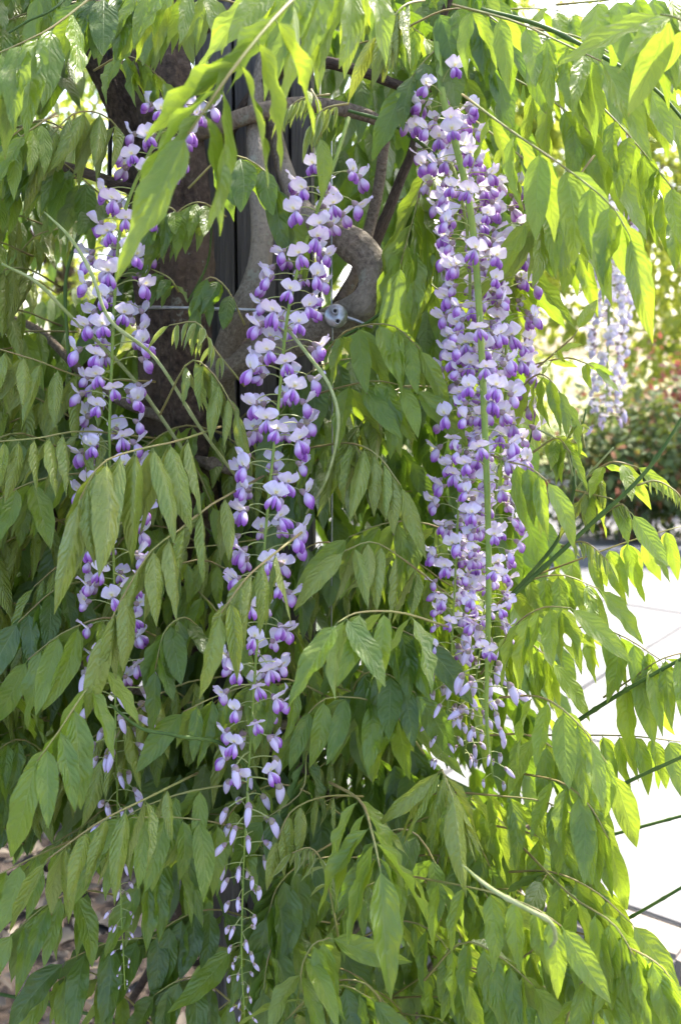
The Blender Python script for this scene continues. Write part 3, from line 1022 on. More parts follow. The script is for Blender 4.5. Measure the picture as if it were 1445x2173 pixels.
SHOOTS = [
    ([(1035, 1310, 1.02), (1130, 1225, 1.0), (1250, 1115, 0.98), (1370, 1000, 0.96), (1470, 850, 0.95)], [8.5, 8.5, 8, 7, 5], 'shoot'),
    ([(1065, 1285, 1.05), (1180, 1150, 1.04), (1215, 1050, 1.03), (1218, 985, 1.03), (1243, 868, 1.02)], [8, 7, 6.5, 5.5, 3], 'shoot'),
    ([(1218, 1045, 1.03), (1255, 1000, 1.02), (1300, 950, 1.0)], [5, 4.5, 3], 'silver'),
    ([(1215, 1010, 1.03), (1195, 945, 1.02), (1140, 910, 1.0)], [5, 4, 3], 'silver'),
    ([(1100, 1000, 1.06), (1125, 930, 1.06), (1135, 880, 1.06)], [4, 4, 2], 'shoot'),
    ([(95, 450, 1.0), (150, 505, 0.98), (195, 580, 0.97), (235, 680, 0.97), (330, 760, 0.99), (420, 900, 1.02), (500, 1010, 1.08)], [3, 6, 6, 6, 6, 6, 6], 'silver'),
    ([(5, 560, 0.98), (80, 600, 0.98), (150, 670, 1.0), (280, 800, 1.05), (400, 970, 1.1)], [4, 6, 6.5, 7, 7], 'silver'),
    ([(612, 700, 0.98), (655, 755, 0.96), (700, 820, 0.95), (718, 900, 0.95), (695, 1010, 0.97), (650, 1090, 1.0)], [6, 7, 6, 5.5, 5, 4], 'silver'),
    ([(235, 1495, 0.93), (300, 1545, 0.92), (380, 1562, 0.93), (500, 1600, 0.98), (610, 1800, 1.05)], [4, 6, 6.5, 7, 7], 'shoot'),
    ([(1200, 1710, 1.05), (1270, 1690, 1.02), (1350, 1650, 1.0), (1460, 1600, 0.98)], [8, 7, 6.5, 6], 'shoot'),
    ([(1180, 1560, 1.08), (1270, 1500, 1.05), (1360, 1445, 1.02), (1460, 1390, 1.0)], [8, 8, 7, 6], 'shoot'),
    ([(1240, 1990, 1.02), (1330, 1950, 1.0), (1460, 1875, 0.98)], [6, 5.5, 5], 'shoot'),
    ([(1230, 1790, 1.1), (1340, 1760, 1.08), (1470, 1725, 1.06)], [6, 5.5, 5], 'shoot'),
    ([(980, 1835, 0.74), (1040, 1885, 0.72), (1110, 1925, 0.71), (1165, 1955, 0.71), (1178, 1990, 0.72), (1168, 2010, 0.73)], [3, 8, 8, 8, 7, 5], 'silver'),
    ([(1020, 20, 1.0), (1160, 60, 0.98), (1330, 150, 0.95), (1400, 200, 0.94), (1470, 280, 0.93)], [8, 8, 7, 6, 5], 'shoot'),
    ([(-20, 2105, 1.3), (120, 2135, 1.3), (320, 2185, 1.3)], [6, 6, 6], 'shoot'),
    ([(520, 2050, 1.15), (420, 1800, 1.1), (360, 1740, 1.08)], [6, 5, 4], 'shoot'),
    ([(400, 640, 1.12), (440, 560, 1.12), (450, 480, 1.11)], [4, 4, 3], 'shoot'),
    ([(800, 660, 1.07), (850, 610, 1.07), (905, 500, 1.07), (930, 350, 1.07), (900, 200, 1.07)], [7, 7, 6, 6, 5], 'shoot'),
    ([(700, 730, 1.06), (800, 670, 1.06), (860, 600, 1.07)], [6, 6, 5], 'shoot'),
    ([(740, 235, 1.08), (830, 262, 1.06), (900, 310, 1.05), (960, 360, 1.04)], [6, 7, 7, 5], 'shoot'),
    ([(20, 70, 0.98), (60, 45, 0.98), (110, 22, 0.98), (160, -20, 1.0)], [3, 4, 4, 4], 'shoot'),
    ([(150, 800, 1.1), (140, 600, 1.1), (170, 450, 1.12), (60, 390, 1.14)], [6, 6, 6, 5], 'shoot'),
]
for pts, rpx, mk in SHOOTS:
    stem('shoot', pts, [r * 0.6 for r in rpx], M[mk], sides=9, n=36, knots=((0.3, 0.015, 0.35), (0.55, 0.015, 0.35), (0.8, 0.015, 0.3)))

# ---- leaves that stand out: rachis as (x, y, distance), leaflet length in pixels, pairs, kind
m_, y_, n_, d_, s_ = 'mature', 'young', 'new', 'deep_shade', 'sunny'
LV = [
    # foreground, top
    ([(700, -70, 0.78), (600, 20, 0.72), (500, 140, 0.68), (400, 285, 0.66)], 300, 5, s_, dict(droop=0.6, spread=0.5, thick=1.5, roll=-0.9, term=0.05)),
    ([(900, -60, 0.85), (760, -60, 0.82), (640, -40, 0.80), (560, -30, 0.8)], 230, 5, s_, dict(droop=1.0)),
    ([(900, 0, 0.98), (860, 10, 0.95), (830, 40, 0.94), (800, 70, 0.94)], 140, 5, y_, dict(droop=1.1)),
    ([(520, -30, 1.0), (420, -25, 0.96), (330, -15, 0.95), (270, -5, 0.95)], 150, 5, m_, dict(droop=1.0)),
    ([(260, -60, 0.95), (130, 45, 0.9), (60, 85, 0.88), (-30, 125, 0.87)], 225, 4, m_, dict(droop=0.95)),
    ([(330, -40, 0.98), (240, -10, 0.95), (190, 0, 0.94)], 170, 3, d_, dict(droop=0.9)),
    ([(120, 240, 1.02), (60, 280, 1.0), (0, 330, 1.0)], 150, 4, m_, {}),
    ([(290, 330, 1.08), (230, 250, 1.04), (160, 240, 1.02), (100, 300, 1.02)], 150, 4, y_, dict(droop=0.9)),
    ([(330, 520, 1.1), (200, 400, 1.06), (110, 330, 1.04), (20, 310, 1.03)], 160, 5, d_, {}),
    # top right
    ([(960, 10, 0.92), (1090, 45, 0.88), (1190, 90, 0.85), (1275, 130, 0.83)], 215, 5, s_, dict(droop=0.85, t0=0.1)),
    ([(980, 200, 0.95), (1080, 275, 0.88), (1190, 350, 0.84), (1290, 430, 0.82), (1335, 500, 0.81)], 205, 6, s_, dict(droop=0.85, t0=0.15)),
    ([(1200, 160, 1.0), (1290, 240, 0.97), (1370, 330, 0.95), (1450, 430, 0.93)], 150, 5, m_, dict(droop=0.85)),
    ([(1180, 10, 0.9), (1290, 0, 0.86), (1390, -10, 0.84), (1480, 0, 0.83)], 240, 5, s_, dict(droop=1.0)),
    ([(860, 60, 1.04), (950, 20, 1.02), (1030, 30, 1.0), (1080, 70, 1.0)], 170, 4, d_, {}),
    ([(1000, 60, 1.05), (920, 110, 1.02), (860, 180, 1.02)], 160, 3, d_, {}),
    ([(960, 300, 1.1), (900, 380, 1.06), (880, 450, 1.04), (850, 560, 1.03)], 230, 4, m_, {}),
    ([(870, 560, 1.12), (910, 600, 1.08), (960, 640, 1.06), (1000, 700, 1.06)], 200, 4, m_, {}),
    ([(1260, 330, 1.0), (1190, 420, 0.98), (1120, 470, 0.97)], 190, 3, m_, {}),
    ([(1500, 80, 0.75), (1440, 40, 0.74), (1400, 30, 0.74)], 220, 2, s_, {}),
    # around the post
    ([(700, 200, 1.0), (640, 210, 0.99), (600, 240, 0.99)], 55, 6, n_, dict(droop=1.0)),
    ([(740, 220, 0.98), (690, 230, 0.97), (665, 260, 0.97)], 80, 4, n_, dict(droop=1.1)),
    ([(400, 400, 1.02), (480, 330, 1.01), (560, 360, 1.0), (600, 430, 1.0)], 160, 3, d_, {}),
    ([(660, 190, 0.99), (675, 220, 0.98), (682, 290, 0.97)], 115, 1, m_, {}),
    ([(380, 620, 1.06), (360, 590, 1.05), (320, 570, 1.05)], 75, 3, d_, {}),
    ([(520, 690, 1.05), (480, 610, 1.04), (440, 590, 1.04), (420, 650, 1.04)], 100, 3, d_, {}),
    ([(520, 820, 1.0), (455, 740, 0.98), (420, 685, 0.97), (360, 690, 0.97)], 72, 6, n_, dict(droop=0.9)),
    ([(340, 880, 1.02), (400, 770, 0.98), (450, 790, 0.97), (500, 870, 0.96)], 130, 5, y_, dict(droop=0.95, t0=0.3)),
    ([(380, 460, 1.06), (360, 440, 1.05), (330, 460, 1.04)], 120, 2, d_, {}),
    # left column
    ([(330, 810, 1.1), (180, 800, 1.03), (80, 765, 0.99), (-20, 735, 0.97)], 150, 5, y_, dict(droop=0.95)),
    ([(330, 930, 1.1), (180, 915, 1.0), (80, 930, 0.95), (-20, 938, 0.93)], 135, 6, y_, dict(droop=1.05)),
    ([(250, 1000, 1.1), (120, 1010, 1.03), (30, 1040, 1.0), (-40, 1090, 0.99)], 160, 5, m_, {}),
    ([(470, 905, 1.0), (380, 935, 0.92), (290, 955, 0.88), (215, 985, 0.86), (170, 1060, 0.85)], 225, 7, y_, dict(droop=1.0, t0=0.2, spread=0.4)),
    ([(560, 1010, 1.0), (450, 1070, 0.93), (380, 1125, 0.9), (320, 1170, 0.88), (265, 1260, 0.87), (225, 1340, 0.87)], 185, 7, y_, dict(droop=0.95, t0=0.15, spread=0.4)),
    ([(200, 1230, 1.1), (120, 1250, 1.04), (40, 1320, 1.02)], 150, 4, d_, {}),
    ([(330, 1350, 1.08), (240, 1310, 1.02), (140, 1340, 1.0), (60, 1400, 1.0)], 170, 4, m_, {}),
    ([(420, 1330, 1.05), (390, 1310, 1.0), (350, 1340, 0.98), (330, 1420, 0.97)], 130, 4, d_, {}),
    # lower left
    ([(250, 1390, 0.95), (190, 1455, 0.88), (130, 1545, 0.85), (80, 1615, 0.84)], 200, 4, m_, dict(droop=0.85, t0=0.15)),
    ([(420, 1640, 0.98), (310, 1695, 0.9), (210, 1745, 0.87), (100, 1825, 0.86)], 170, 5, y_, dict(droop=1.05, t0=0.2)),
    ([(520, 1660, 1.0), (400, 1680, 0.96), (300, 1715, 0.95), (230, 1760, 0.94)], 180, 4, m_, dict(droop=1.0)),
    ([(620, 1790, 1.05), (480, 1750, 0.98), (380, 1735, 0.95), (280, 1735, 0.93)], 165, 5, m_, dict(droop=1.0)),
    ([(160, 1780, 1.05), (70, 1820, 1.0), (-10, 1860, 0.98)], 150, 3, m_, {}),
    ([(420, 2000, 1.2), (330, 1990, 1.12), (230, 2000, 1.1), (140, 2040, 1.08)], 170, 3, d_, {}),
    ([(700, 1480, 1.05), (600, 1440, 1.0), (480, 1470, 0.98), (390, 1510, 0.97)], 150, 5, m_, dict(droop=0.95)),
    ([(60, 1500, 1.08), (30, 1460, 1.05), (-20, 1440, 1.04)], 150, 3, m_, {}),
    # leaf hanging across the middle raceme
    ([(640, 1130, 0.92), (570, 1185, 0.86), (520, 1230, 0.83), (470, 1300, 0.82)], 175, 4, y_, dict(droop=0.9, spread=0.35)),
    # centre
    ([(950, 1330, 0.95), (850, 1300, 0.86), (760, 1300, 0.82), (715, 1322, 0.8)], 185, 3, m_, dict(droop=0.85)),
    ([(960, 1270, 1.05), (860, 1190, 0.98), (790, 1150, 0.96), (730, 1170, 0.95)], 150, 4, y_, {}),
    ([(660, 840, 1.08), (730, 820, 1.03), (800, 808, 1.01), (880, 825, 1.0)], 165, 5, m_, dict(droop=0.9)),
    ([(680, 760, 1.06), (740, 700, 1.03), (830, 690, 1.01), (890, 740, 1.0)], 150, 4, s_, {}),
    ([(660, 950, 1.08), (740, 940, 1.0), (800, 965, 0.97), (850, 1030, 0.96)], 155, 5, y_, dict(droop=1.0)),
    ([(700, 1030, 1.1), (760, 960, 1.05), (745, 940, 1.02), (765, 960, 1.0)], 50, 5, n_, {}),
    ([(1010, 1150, 1.1), (900, 1110, 1.04), (820, 1110, 1.02), (740, 1140, 1.01)], 160, 4, m_, {}),
    ([(660, 1430, 1.12), (760, 1330, 1.05), (830, 1330, 1.02), (900, 1360, 1.0)], 150, 5, d_, dict(droop=0.85)),
    ([(720, 1560, 1.1), (760, 1440, 1.04), (820, 1430, 1.02), (880, 1470, 1.01)], 150, 4, d_, dict(droop=1.0)),
    ([(900, 1600, 1.05), (820, 1500, 1.03), (700, 1480, 1.0), (640, 1530, 1.0)], 160, 4, m_, {}),
    ([(660, 1530, 1.06), (650, 1600, 1.01), (640, 1680, 0.99), (560, 1740, 0.98)], 120, 5, d_, dict(droop=0.9)),
    ([(770, 1690, 1.08), (690, 1690, 1.0), (620, 1720, 0.97), (590, 1780, 0.96)], 105, 4, y_, dict(droop=1.05)),
    ([(720, 2000, 0.99), (690, 1850, 0.96), (660, 1800, 0.95), (620, 1810, 0.95)], 70, 6, n_, dict(droop=0.9)),
    # lower centre and right
    ([(700, 1660, 0.98), (765, 1700, 0.9), (790, 1770, 0.85), (806, 1840, 0.83)], 235, 4, s_, dict(droop=0.85, spread=0.55, t0=0.3, thick=1.3)),
    ([(820, 1850, 0.98), (920, 1868, 0.9), (1030, 1890, 0.86), (1130, 1925, 0.84), (1190, 1965, 0.83)], 165, 6, s_, dict(droop=1.0, t0=0.15)),
    ([(1110, 1800, 0.98), (1210, 1900, 0.9), (1300, 1960, 0.86), (1350, 2040, 0.85)], 185, 5, s_, dict(droop=0.9)),
    ([(1250, 1990, 0.9), (1330, 2010, 0.86), (1400, 2050, 0.84), (1440, 2110, 0.84)], 170, 4, s_, {}),
    ([(960, 1680, 1.0), (1050, 1688, 0.95), (1150, 1700, 0.93), (1240, 1740, 0.92)], 140, 5, m_, dict(droop=1.05, t0=0.15)),
    ([(870, 1700, 1.0), (930, 1640, 0.92), (940, 1640, 0.88), (960, 1690, 0.86)], 180, 4, y_, dict(droop=0.95, spread=0.55)),
    ([(1100, 1640, 1.0), (1190, 1660, 0.92), (1250, 1710, 0.9), (1290, 1780, 0.9)], 165, 5, s_, dict(droop=1.0)),
    ([(1060, 1480, 1.0), (1150, 1480, 0.92), (1230, 1540, 0.9), (1300, 1640, 0.9)], 170, 5, s_, dict(droop=0.95)),
    ([(1110, 1230, 1.12), (1220, 1190, 1.08), (1330, 1150, 1.05), (1450, 1115, 1.03)], 130, 6, s_, dict(droop=1.0, t0=0.2)),
    ([(1150, 1360, 1.12), (1240, 1330, 1.08), (1320, 1350, 1.05), (1400, 1400, 1.03)], 140, 5, s_, dict(droop=1.0)),
    ([(1120, 1560, 1.12), (1230, 1560, 1.06), (1340, 1562, 1.04), (1450, 1575, 1.02)], 135, 6, s_, dict(droop=1.05)),
    ([(1280, 1480, 1.08), (1340, 1440, 1.04), (1400, 1400, 1.02), (1470, 1380, 1.0)], 170, 4, s_, dict(droop=1.0)),
    ([(1020, 1430, 1.02), (1090, 1330, 0.94), (1150, 1290, 0.9), (1210, 1290, 0.88)], 150, 5, s_, dict(droop=0.9)),
    ([(1030, 960, 1.0), (1080, 980, 0.94), (1120, 990, 0.92), (1160, 1020, 0.91)], 140, 3, s_, dict(droop=1.1)),
    ([(1080, 850, 1.06), (1130, 800, 1.02), (1160, 800, 1.0), (1200, 850, 1.0)], 125, 4, s_, dict(droop=1.0)),
    ([(1220, 1040, 1.03), (1260, 1050, 1.0), (1300, 1060, 0.99), (1340, 1090, 0.98)], 125, 2, s_, dict(droop=0.6)),
    ([(1260, 1000, 1.02), (1300, 980, 1.0), (1350, 990, 0.99)], 110, 2, s_, dict(droop=0.5)),
    ([(1240, 950, 1.02), (1230, 900, 1.01), (1220, 880, 1.01)], 60, 3, n_, dict(droop=0.4)),
    ([(1250, 1010, 1.02), (1270, 1010, 1.01), (1230, 1060, 1.0)], 90, 4, y_, dict(droop=1.0)),
    ([(1350, 1030, 0.97), (1390, 1020, 0.97), (1430, 1040, 0.97), (1455, 1070, 0.97)], 40, 7, n_, dict(droop=1.1)),
    ([(1280, 1090, 0.99), (1320, 1070, 0.98), (1330, 1100, 0.98)], 50, 6, n_, dict(droop=1.0)),
    ([(1190, 1160, 1.0), (1240, 1150, 0.99), (1290, 1190, 0.98)], 50, 7, n_, dict(droop=1.0)),
    ([(1130, 960, 1.02), (1180, 930, 1.01), (1210, 960, 1.0)], 90, 3, m_, dict(droop=0.4)),
    ([(1080, 790, 1.1), (1190, 760, 1.06), (1240, 770, 1.04), (1260, 780, 1.04)], 80, 2, s_, dict(droop=0.3)),
    ([(1140, 780, 1.05), (1210, 720, 1.03), (1225, 700, 1.03)], 90, 1, s_, dict(droop=0.1)),
    ([(900, 2080, 1.0), (980, 2000, 0.96), (1060, 2030, 0.94), (1130, 2090, 0.93)], 170, 5, m_, {}),
    ([(700, 2240, 0.98), (640, 2090, 0.93), (660, 2010, 0.92), (700, 1990, 0.92)], 190, 4, m_, dict(droop=0.8)),
    ([(560, 2230, 1.0), (640, 2130, 0.96), (720, 2090, 0.95), (790, 2120, 0.94)], 150, 4, d_, {}),
    ([(860, 2230, 1.0), (790, 2100, 0.98), (720, 2080, 0.97), (680, 2110, 0.97)], 150, 4, y_, {}),
    ([(1180, 2240, 0.95), (1230, 2090, 0.9), (1290, 2060, 0.88), (1360, 2110, 0.87)], 180, 4, s_, {}),
    ([(1000, 250, 1.12), (1090, 320, 1.06), (1170, 390, 1.04), (1240, 470, 1.03)], 170, 5, s_, {}),
    ([(1060, 150, 1.12), (1150, 200, 1.06), (1230, 260, 1.04), (1300, 340, 1.03)], 170, 5, s_, {}),
    ([(1130, 60, 1.1), (1230, 80, 1.05), (1320, 130, 1.03), (1400, 200, 1.02)], 190, 5, s_, {}),
    ([(1250, 260, 1.15), (1320, 320, 1.1), (1390, 400, 1.08), (1450, 500, 1.07)], 150, 4, m_, {}),
    ([(1240, 100, 1.2), (1330, 60, 1.15), (1420, 60, 1.13), (1500, 100, 1.12)], 200, 4, s_, {}),
    ([(1040, 1750, 1.05), (1130, 1770, 1.0), (1210, 1810, 0.98), (1280, 1880, 0.97)], 170, 5, m_, {}),
    ([(1080, 1850, 1.0), (1170, 1850, 0.96), (1260, 1890, 0.94), (1340, 1960, 0.93)], 170, 5, s_, {}),
    ([(1150, 1980, 0.98), (1230, 1980, 0.95), (1310, 2020, 0.93), (1390, 2090, 0.92)], 170, 5, s_, {}),
    ([(1060, 2080, 1.0), (1140, 2010, 0.98), (1210, 2030, 0.97), (1270, 2080, 0.96)], 170, 5, m_, {}),
    ([(1040, 1560, 1.05), (1120, 1560, 1.0), (1190, 1600, 0.98), (1240, 1660, 0.97)], 160, 5, m_, {}),
    ([(1010, 1320, 1.1), (1110, 1240, 1.06), (1190, 1220, 1.04), (1270, 1250, 1.03)], 140, 5, s_, {}),
    ([(520, 10, 1.1), (440, -5, 1.06), (370, 10, 1.05), (300, 50, 1.04)], 140, 5, m_, dict(droop=1.0)),
    ([(200, 150, 1.1), (255, 120, 1.07), (300, 130, 1.06), (345, 170, 1.05)], 130, 4, m_, dict(droop=0.9)),
    ([(480, 460, 1.1), (430, 430, 1.07), (390, 440, 1.06), (350, 480, 1.05)], 125, 4, m_, dict(droop=0.9)),
    ([(780, 1010, 1.2), (700, 970, 1.15), (645, 1000, 1.13), (600, 1070, 1.12)], 150, 5, d_, {}),
    ([(790, 880, 1.2), (720, 850, 1.15), (670, 870, 1.13), (630, 930, 1.12)], 150, 5, m_, {}),
    ([(770, 1180, 1.2), (690, 1150, 1.15), (630, 1180, 1.13), (590, 1250, 1.12)], 160, 5, d_, {}),
    ([(380, 560, 1.4), (320, 560, 1.36), (270, 590, 1.34), (220, 650, 1.33)], 150, 5, d_, {}),
    ([(400, 720, 1.4), (330, 710, 1.36), (280, 740, 1.34), (230, 800, 1.33)], 150, 5, m_, {}),
    ([(1020, 90, 1.35), (1120, 90, 1.3), (1210, 130, 1.28), (1290, 200, 1.27)], 150, 6, s_, {}),
    ([(1060, 20, 1.4), (1170, 20, 1.36), (1270, 50, 1.34), (1360, 110, 1.33)], 150, 6, s_, {}),
    ([(1010, 350, 1.3), (1090, 400, 1.26), (1160, 450, 1.24), (1220, 530, 1.23)], 140, 5, m_, {}),
    ([(250, 1900, 1.1), (170, 1890, 1.06), (100, 1920, 1.04), (30, 1980, 1.03)], 160, 5, m_, {}),
    ([(560, 1960, 1.2), (460, 1930, 1.15), (380, 1950, 1.13), (310, 2000, 1.12)], 150, 5, d_, {}),
    ([(640, 1900, 1.12), (600, 1960, 1.06), (570, 2030, 1.04), (560, 2100, 1.03)], 150, 4, d_, {}),
    ([(720, 1780, 1.12), (640, 1830, 1.08), (590, 1880, 1.06), (570, 1940, 1.05)], 150, 4, d_, {}),
    ([(330, 2180, 1.2), (240, 2090, 1.15), (170, 2060, 1.12), (110, 2090, 1.1)], 150, 3, m_, {}),
    ([(520, 2150, 1.15), (430, 2080, 1.12), (380, 2080, 1.1), (330, 2110, 1.1)], 140, 3, d_, {}),
    ([(440, 1770, 1.12), (380, 1800, 1.08), (340, 1830, 1.06), (300, 1870, 1.05)], 170, 4, m_, dict(droop=1.0)),
    ([(980, 1960, 1.04), (900, 1790, 1.0), (840, 1760, 0.99), (790, 1800, 0.98)], 150, 4, d_, {}),
    ([(1120, 1880, 1.02), (1160, 1850, 0.98), (1150, 1870, 0.95)], 110, 2, d_, dict(droop=0.3)),
]
for i, (pts, L, pairs, kind, k) in enumerate(LV):
    px_leaf(pts, L, pairs + (1 if pairs > 2 else 0), kind, seed=1000 + i, **k)


# ---- the rest of the leaves, farther in
def inside(poly, x, y):
    c = False
    n = len(poly)
    for i in range(n):
        x0, y0 = poly[i]
        x1, y1 = poly[(i + 1) % n]
        if (y0 > y) != (y1 > y) and x < (x1 - x0) * (y - y0) / (y1 - y0) + x0:
            c = not c
    return c


OPEN_ALL = [
    [(1120, 580), (1460, 520), (1460, 1140), (1200, 1140), (1110, 860)],
    [(1230, 1130), (1460, 1130), (1460, 2000), (1400, 1960), (1310, 1860), (1240, 1700), (1180, 1480)],
    [(-20, 1840), (150, 1920), (300, 1940), (420, 2000), (460, 2173), (-20, 2173)],
    [(250, 60), (470, 40), (660, 180), (700, 780), (320, 790), (270, 400)],
    [(1150, 100), (1460, 60), (1460, 620), (1150, 600)],
]
OPEN_FRONT = [
    [(640, 330), (860, 250), (860, 740), (640, 760)],
    [(110, 220), (420, 160), (370, 960), (120, 1000)],
    [(470, 380), (760, 340), (700, 1250), (560, 2173), (450, 2173), (480, 1300)],
    [(860, 140), (1090, 160), (1160, 500), (1130, 1150), (1060, 1660), (890, 1660), (880, 700)],
]


def ok(x, y, d):
    for k, p in enumerate(OPEN_ALL):
        if (k != 3 or d < 1.38) and inside(p, x, y):
            return False
    if d < 1.24 and inside(OPEN_FRONT[0], x, y):
        return False
    if d < 1.1:
        for p in OPEN_FRONT:
            if inside(p, x, y):
                return False
    return True


def fill_leaf(rs, d):
    """a random compound leaf that keeps clear of the gaps: pixel rachis + leaflet length"""
    for _ in range(200):
        x0, y0 = rs.uniform(-80, 1420), rs.uniform(-120, 2200)
        sgn = 1 if (x0 > 640) else -1
        if rs.random() < 0.35 and 200 < x0 < 950:
            sgn = -sgn
        if x0 > 1000 or not ok(x0, y0, 1.3):
            continue
        k = 1.0 / d
        ln = rs.uniform(190, 330) * k
        up = rs.uniform(-90, 40) * k
        pts = [(x0, y0, d + 0.10), (x0 + sgn * ln * 0.4, y0 + up, d + 0.04), (x0 + sgn * ln * 0.75, y0 + up + rs.uniform(10, 60) * k, d), (x0 + sgn * ln, y0 + up + rs.uniform(60, 160) * k, d - 0.02)]
        L = rs.uniform(115, 185) * k
        good = all(ok(px, py + e, d) for (px, py, _) in pts[1:] for e in (0, L * 0.6, L))
        if good:
            return pts, L
    return None


rs = random.Random(42)
for i in range(180):
    d = rs.choice((rs.uniform(1.02, 1.12), rs.uniform(1.06, 1.2), rs.uniform(1.06, 1.2), rs.uniform(1.2, 1.4)))
    q = fill_leaf(rs, d)
    if q is None:
        continue
    pts, L = q
    right = pts[-1][0] > 820
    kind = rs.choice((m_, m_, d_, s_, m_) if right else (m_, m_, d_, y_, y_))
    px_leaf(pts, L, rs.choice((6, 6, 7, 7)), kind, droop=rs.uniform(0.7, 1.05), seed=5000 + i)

# inner foliage, past what can be picked apart
rows = []
for i in range(900):
    d = rs.uniform(1.2, 1.95)
    q = fill_leaf(rs, d)
    if q is None:
        continue
    pts, L = q
    if pts[-1][0] < 350 and pts[-1][1] < 800 and rs.random() < 0.5:
        continue
    for p, dr, nn, sz in leaflet_dirs(catmull([P(*p) for p in pts], 8), 5, L * d / FPX, 0.85, rs):
        rows.append((p, dr, nn, sz, rs.random()))
stuff_leaves('inner_foliage', rows, M['deep_shade'], VINE)  # every inner blade takes the darker copy: shade put into the colour

# unseen roof of leaves above the view, shaped to shade vine and litter
rows = []
for i in range(1700):
    x, y, z = rs.uniform(-3.2, 1.25), rs.uniform(-0.1, 5.2), rs.uniform(2.12, 2.75)
    if y > 2.7 and x > -0.1 or y < 1.05:
        continue
    top_of_view = P(722, -60, max(0.3, min(y, 2.0))).z
    if z < top_of_view or (y > 2.0 and z < 2.35):
        continue
    a = rs.random() * 6.283
    T = Vector((math.cos(a), math.sin(a), rs.uniform(-0.3, 0.2)))
    b0 = Vector((x, y, z))
    pth = catmull([b0, b0 + T * 0.12, b0 + T * 0.24 + Vector((0, 0, -0.05))], 8)
    for p, dr, nn, sz in leaflet_dirs(pth, 5, 0.07, 0.6, rs):
        rows.append((p, dr, nn, sz, rs.random()))
for i in range(1100):  # higher unseen leaves, added to shade the litter but spare the path
    y = rs.uniform(3.0, 6.6)
    x = rs.uniform(-1.8, 1.75 - (y - 4.65) * 0.35)
    z = max(3.2, 1.45 + 0.345 * y) + rs.uniform(0, 0.6)
    a = rs.random() * 6.283
    T = Vector((math.cos(a), math.sin(a), rs.uniform(-0.3, 0.2)))
    b0 = Vector((x, y, z))
    pth = catmull([b0, b0 + T * 0.12, b0 + T * 0.24 + Vector((0, 0, -0.05))], 8)
    for p, dr, nn, sz in leaflet_dirs(pth, 5, 0.085, 0.4, rs):
        rows.append((p, dr, nn, sz, rs.random()))
stuff_leaves('overhead_shade_foliage', rows, M['mature'], VINE)

# ================================================================== RACEMES
CM = 0.01


def grid_surface(fn, nu, nv):
    V, Fc, UV = [], [], []
    for j in range(nv + 1):
        for i in range(nu + 1):
            u, v = i / nu, j / nv
            V.append(Vector(fn(u * 2 - 1, v)) * CM)
            UV.append((u, v))
    for j in range(nv):
        for i in range(nu):
            a = j * (nu + 1) + i
            Fc.append((a, a + 1, a + nu + 2, a + nu + 1))
    return V, Fc, UV


def blob(e, d, side, length, w, th, nu, nv, prof, curve=0.0, off=0.0):
    """closed teardrop from e along d; side is its width direction"""
    d = Vector(d).normalized()
    side = Vector(side)
    nrm = d.cross(side).normalized()
    V, Fc, UV = [], [], []
    for j in range(nv + 1):
        s = j / nv
        c = Vector(e) + d * (s * length) + nrm * (curve * s * s) + side * off * math.sin(s * 2.2)
        r = prof(s)
        for k in range(nu + 1):
            t = 2 * math.pi * k / nu
            V.append((c + side * (math.cos(t) * r * w) + nrm * (math.sin(t) * r * th)) * CM)
            UV.append((k / nu, s))
    for j in range(nv):
        for k in range(nu):
            a = j * (nu + 1) + k
            Fc.append((a, a + 1, a + nu + 2, a + nu + 1))
    return V, Fc, UV


def merge(*gs):
    V, Fc, UV, FM = [], [], [], []
    for (v, f, u), mi in gs:
        o = len(V)
        V += v
        UV += u
        Fc += [tuple(a + o for a in q) for q in f]
        FM += [mi] * len(f)
    return V, Fc, UV, FM


FLOWERS = []      # (stalk mesh, banner mesh, wings mesh, keel mesh)
BUDS = []


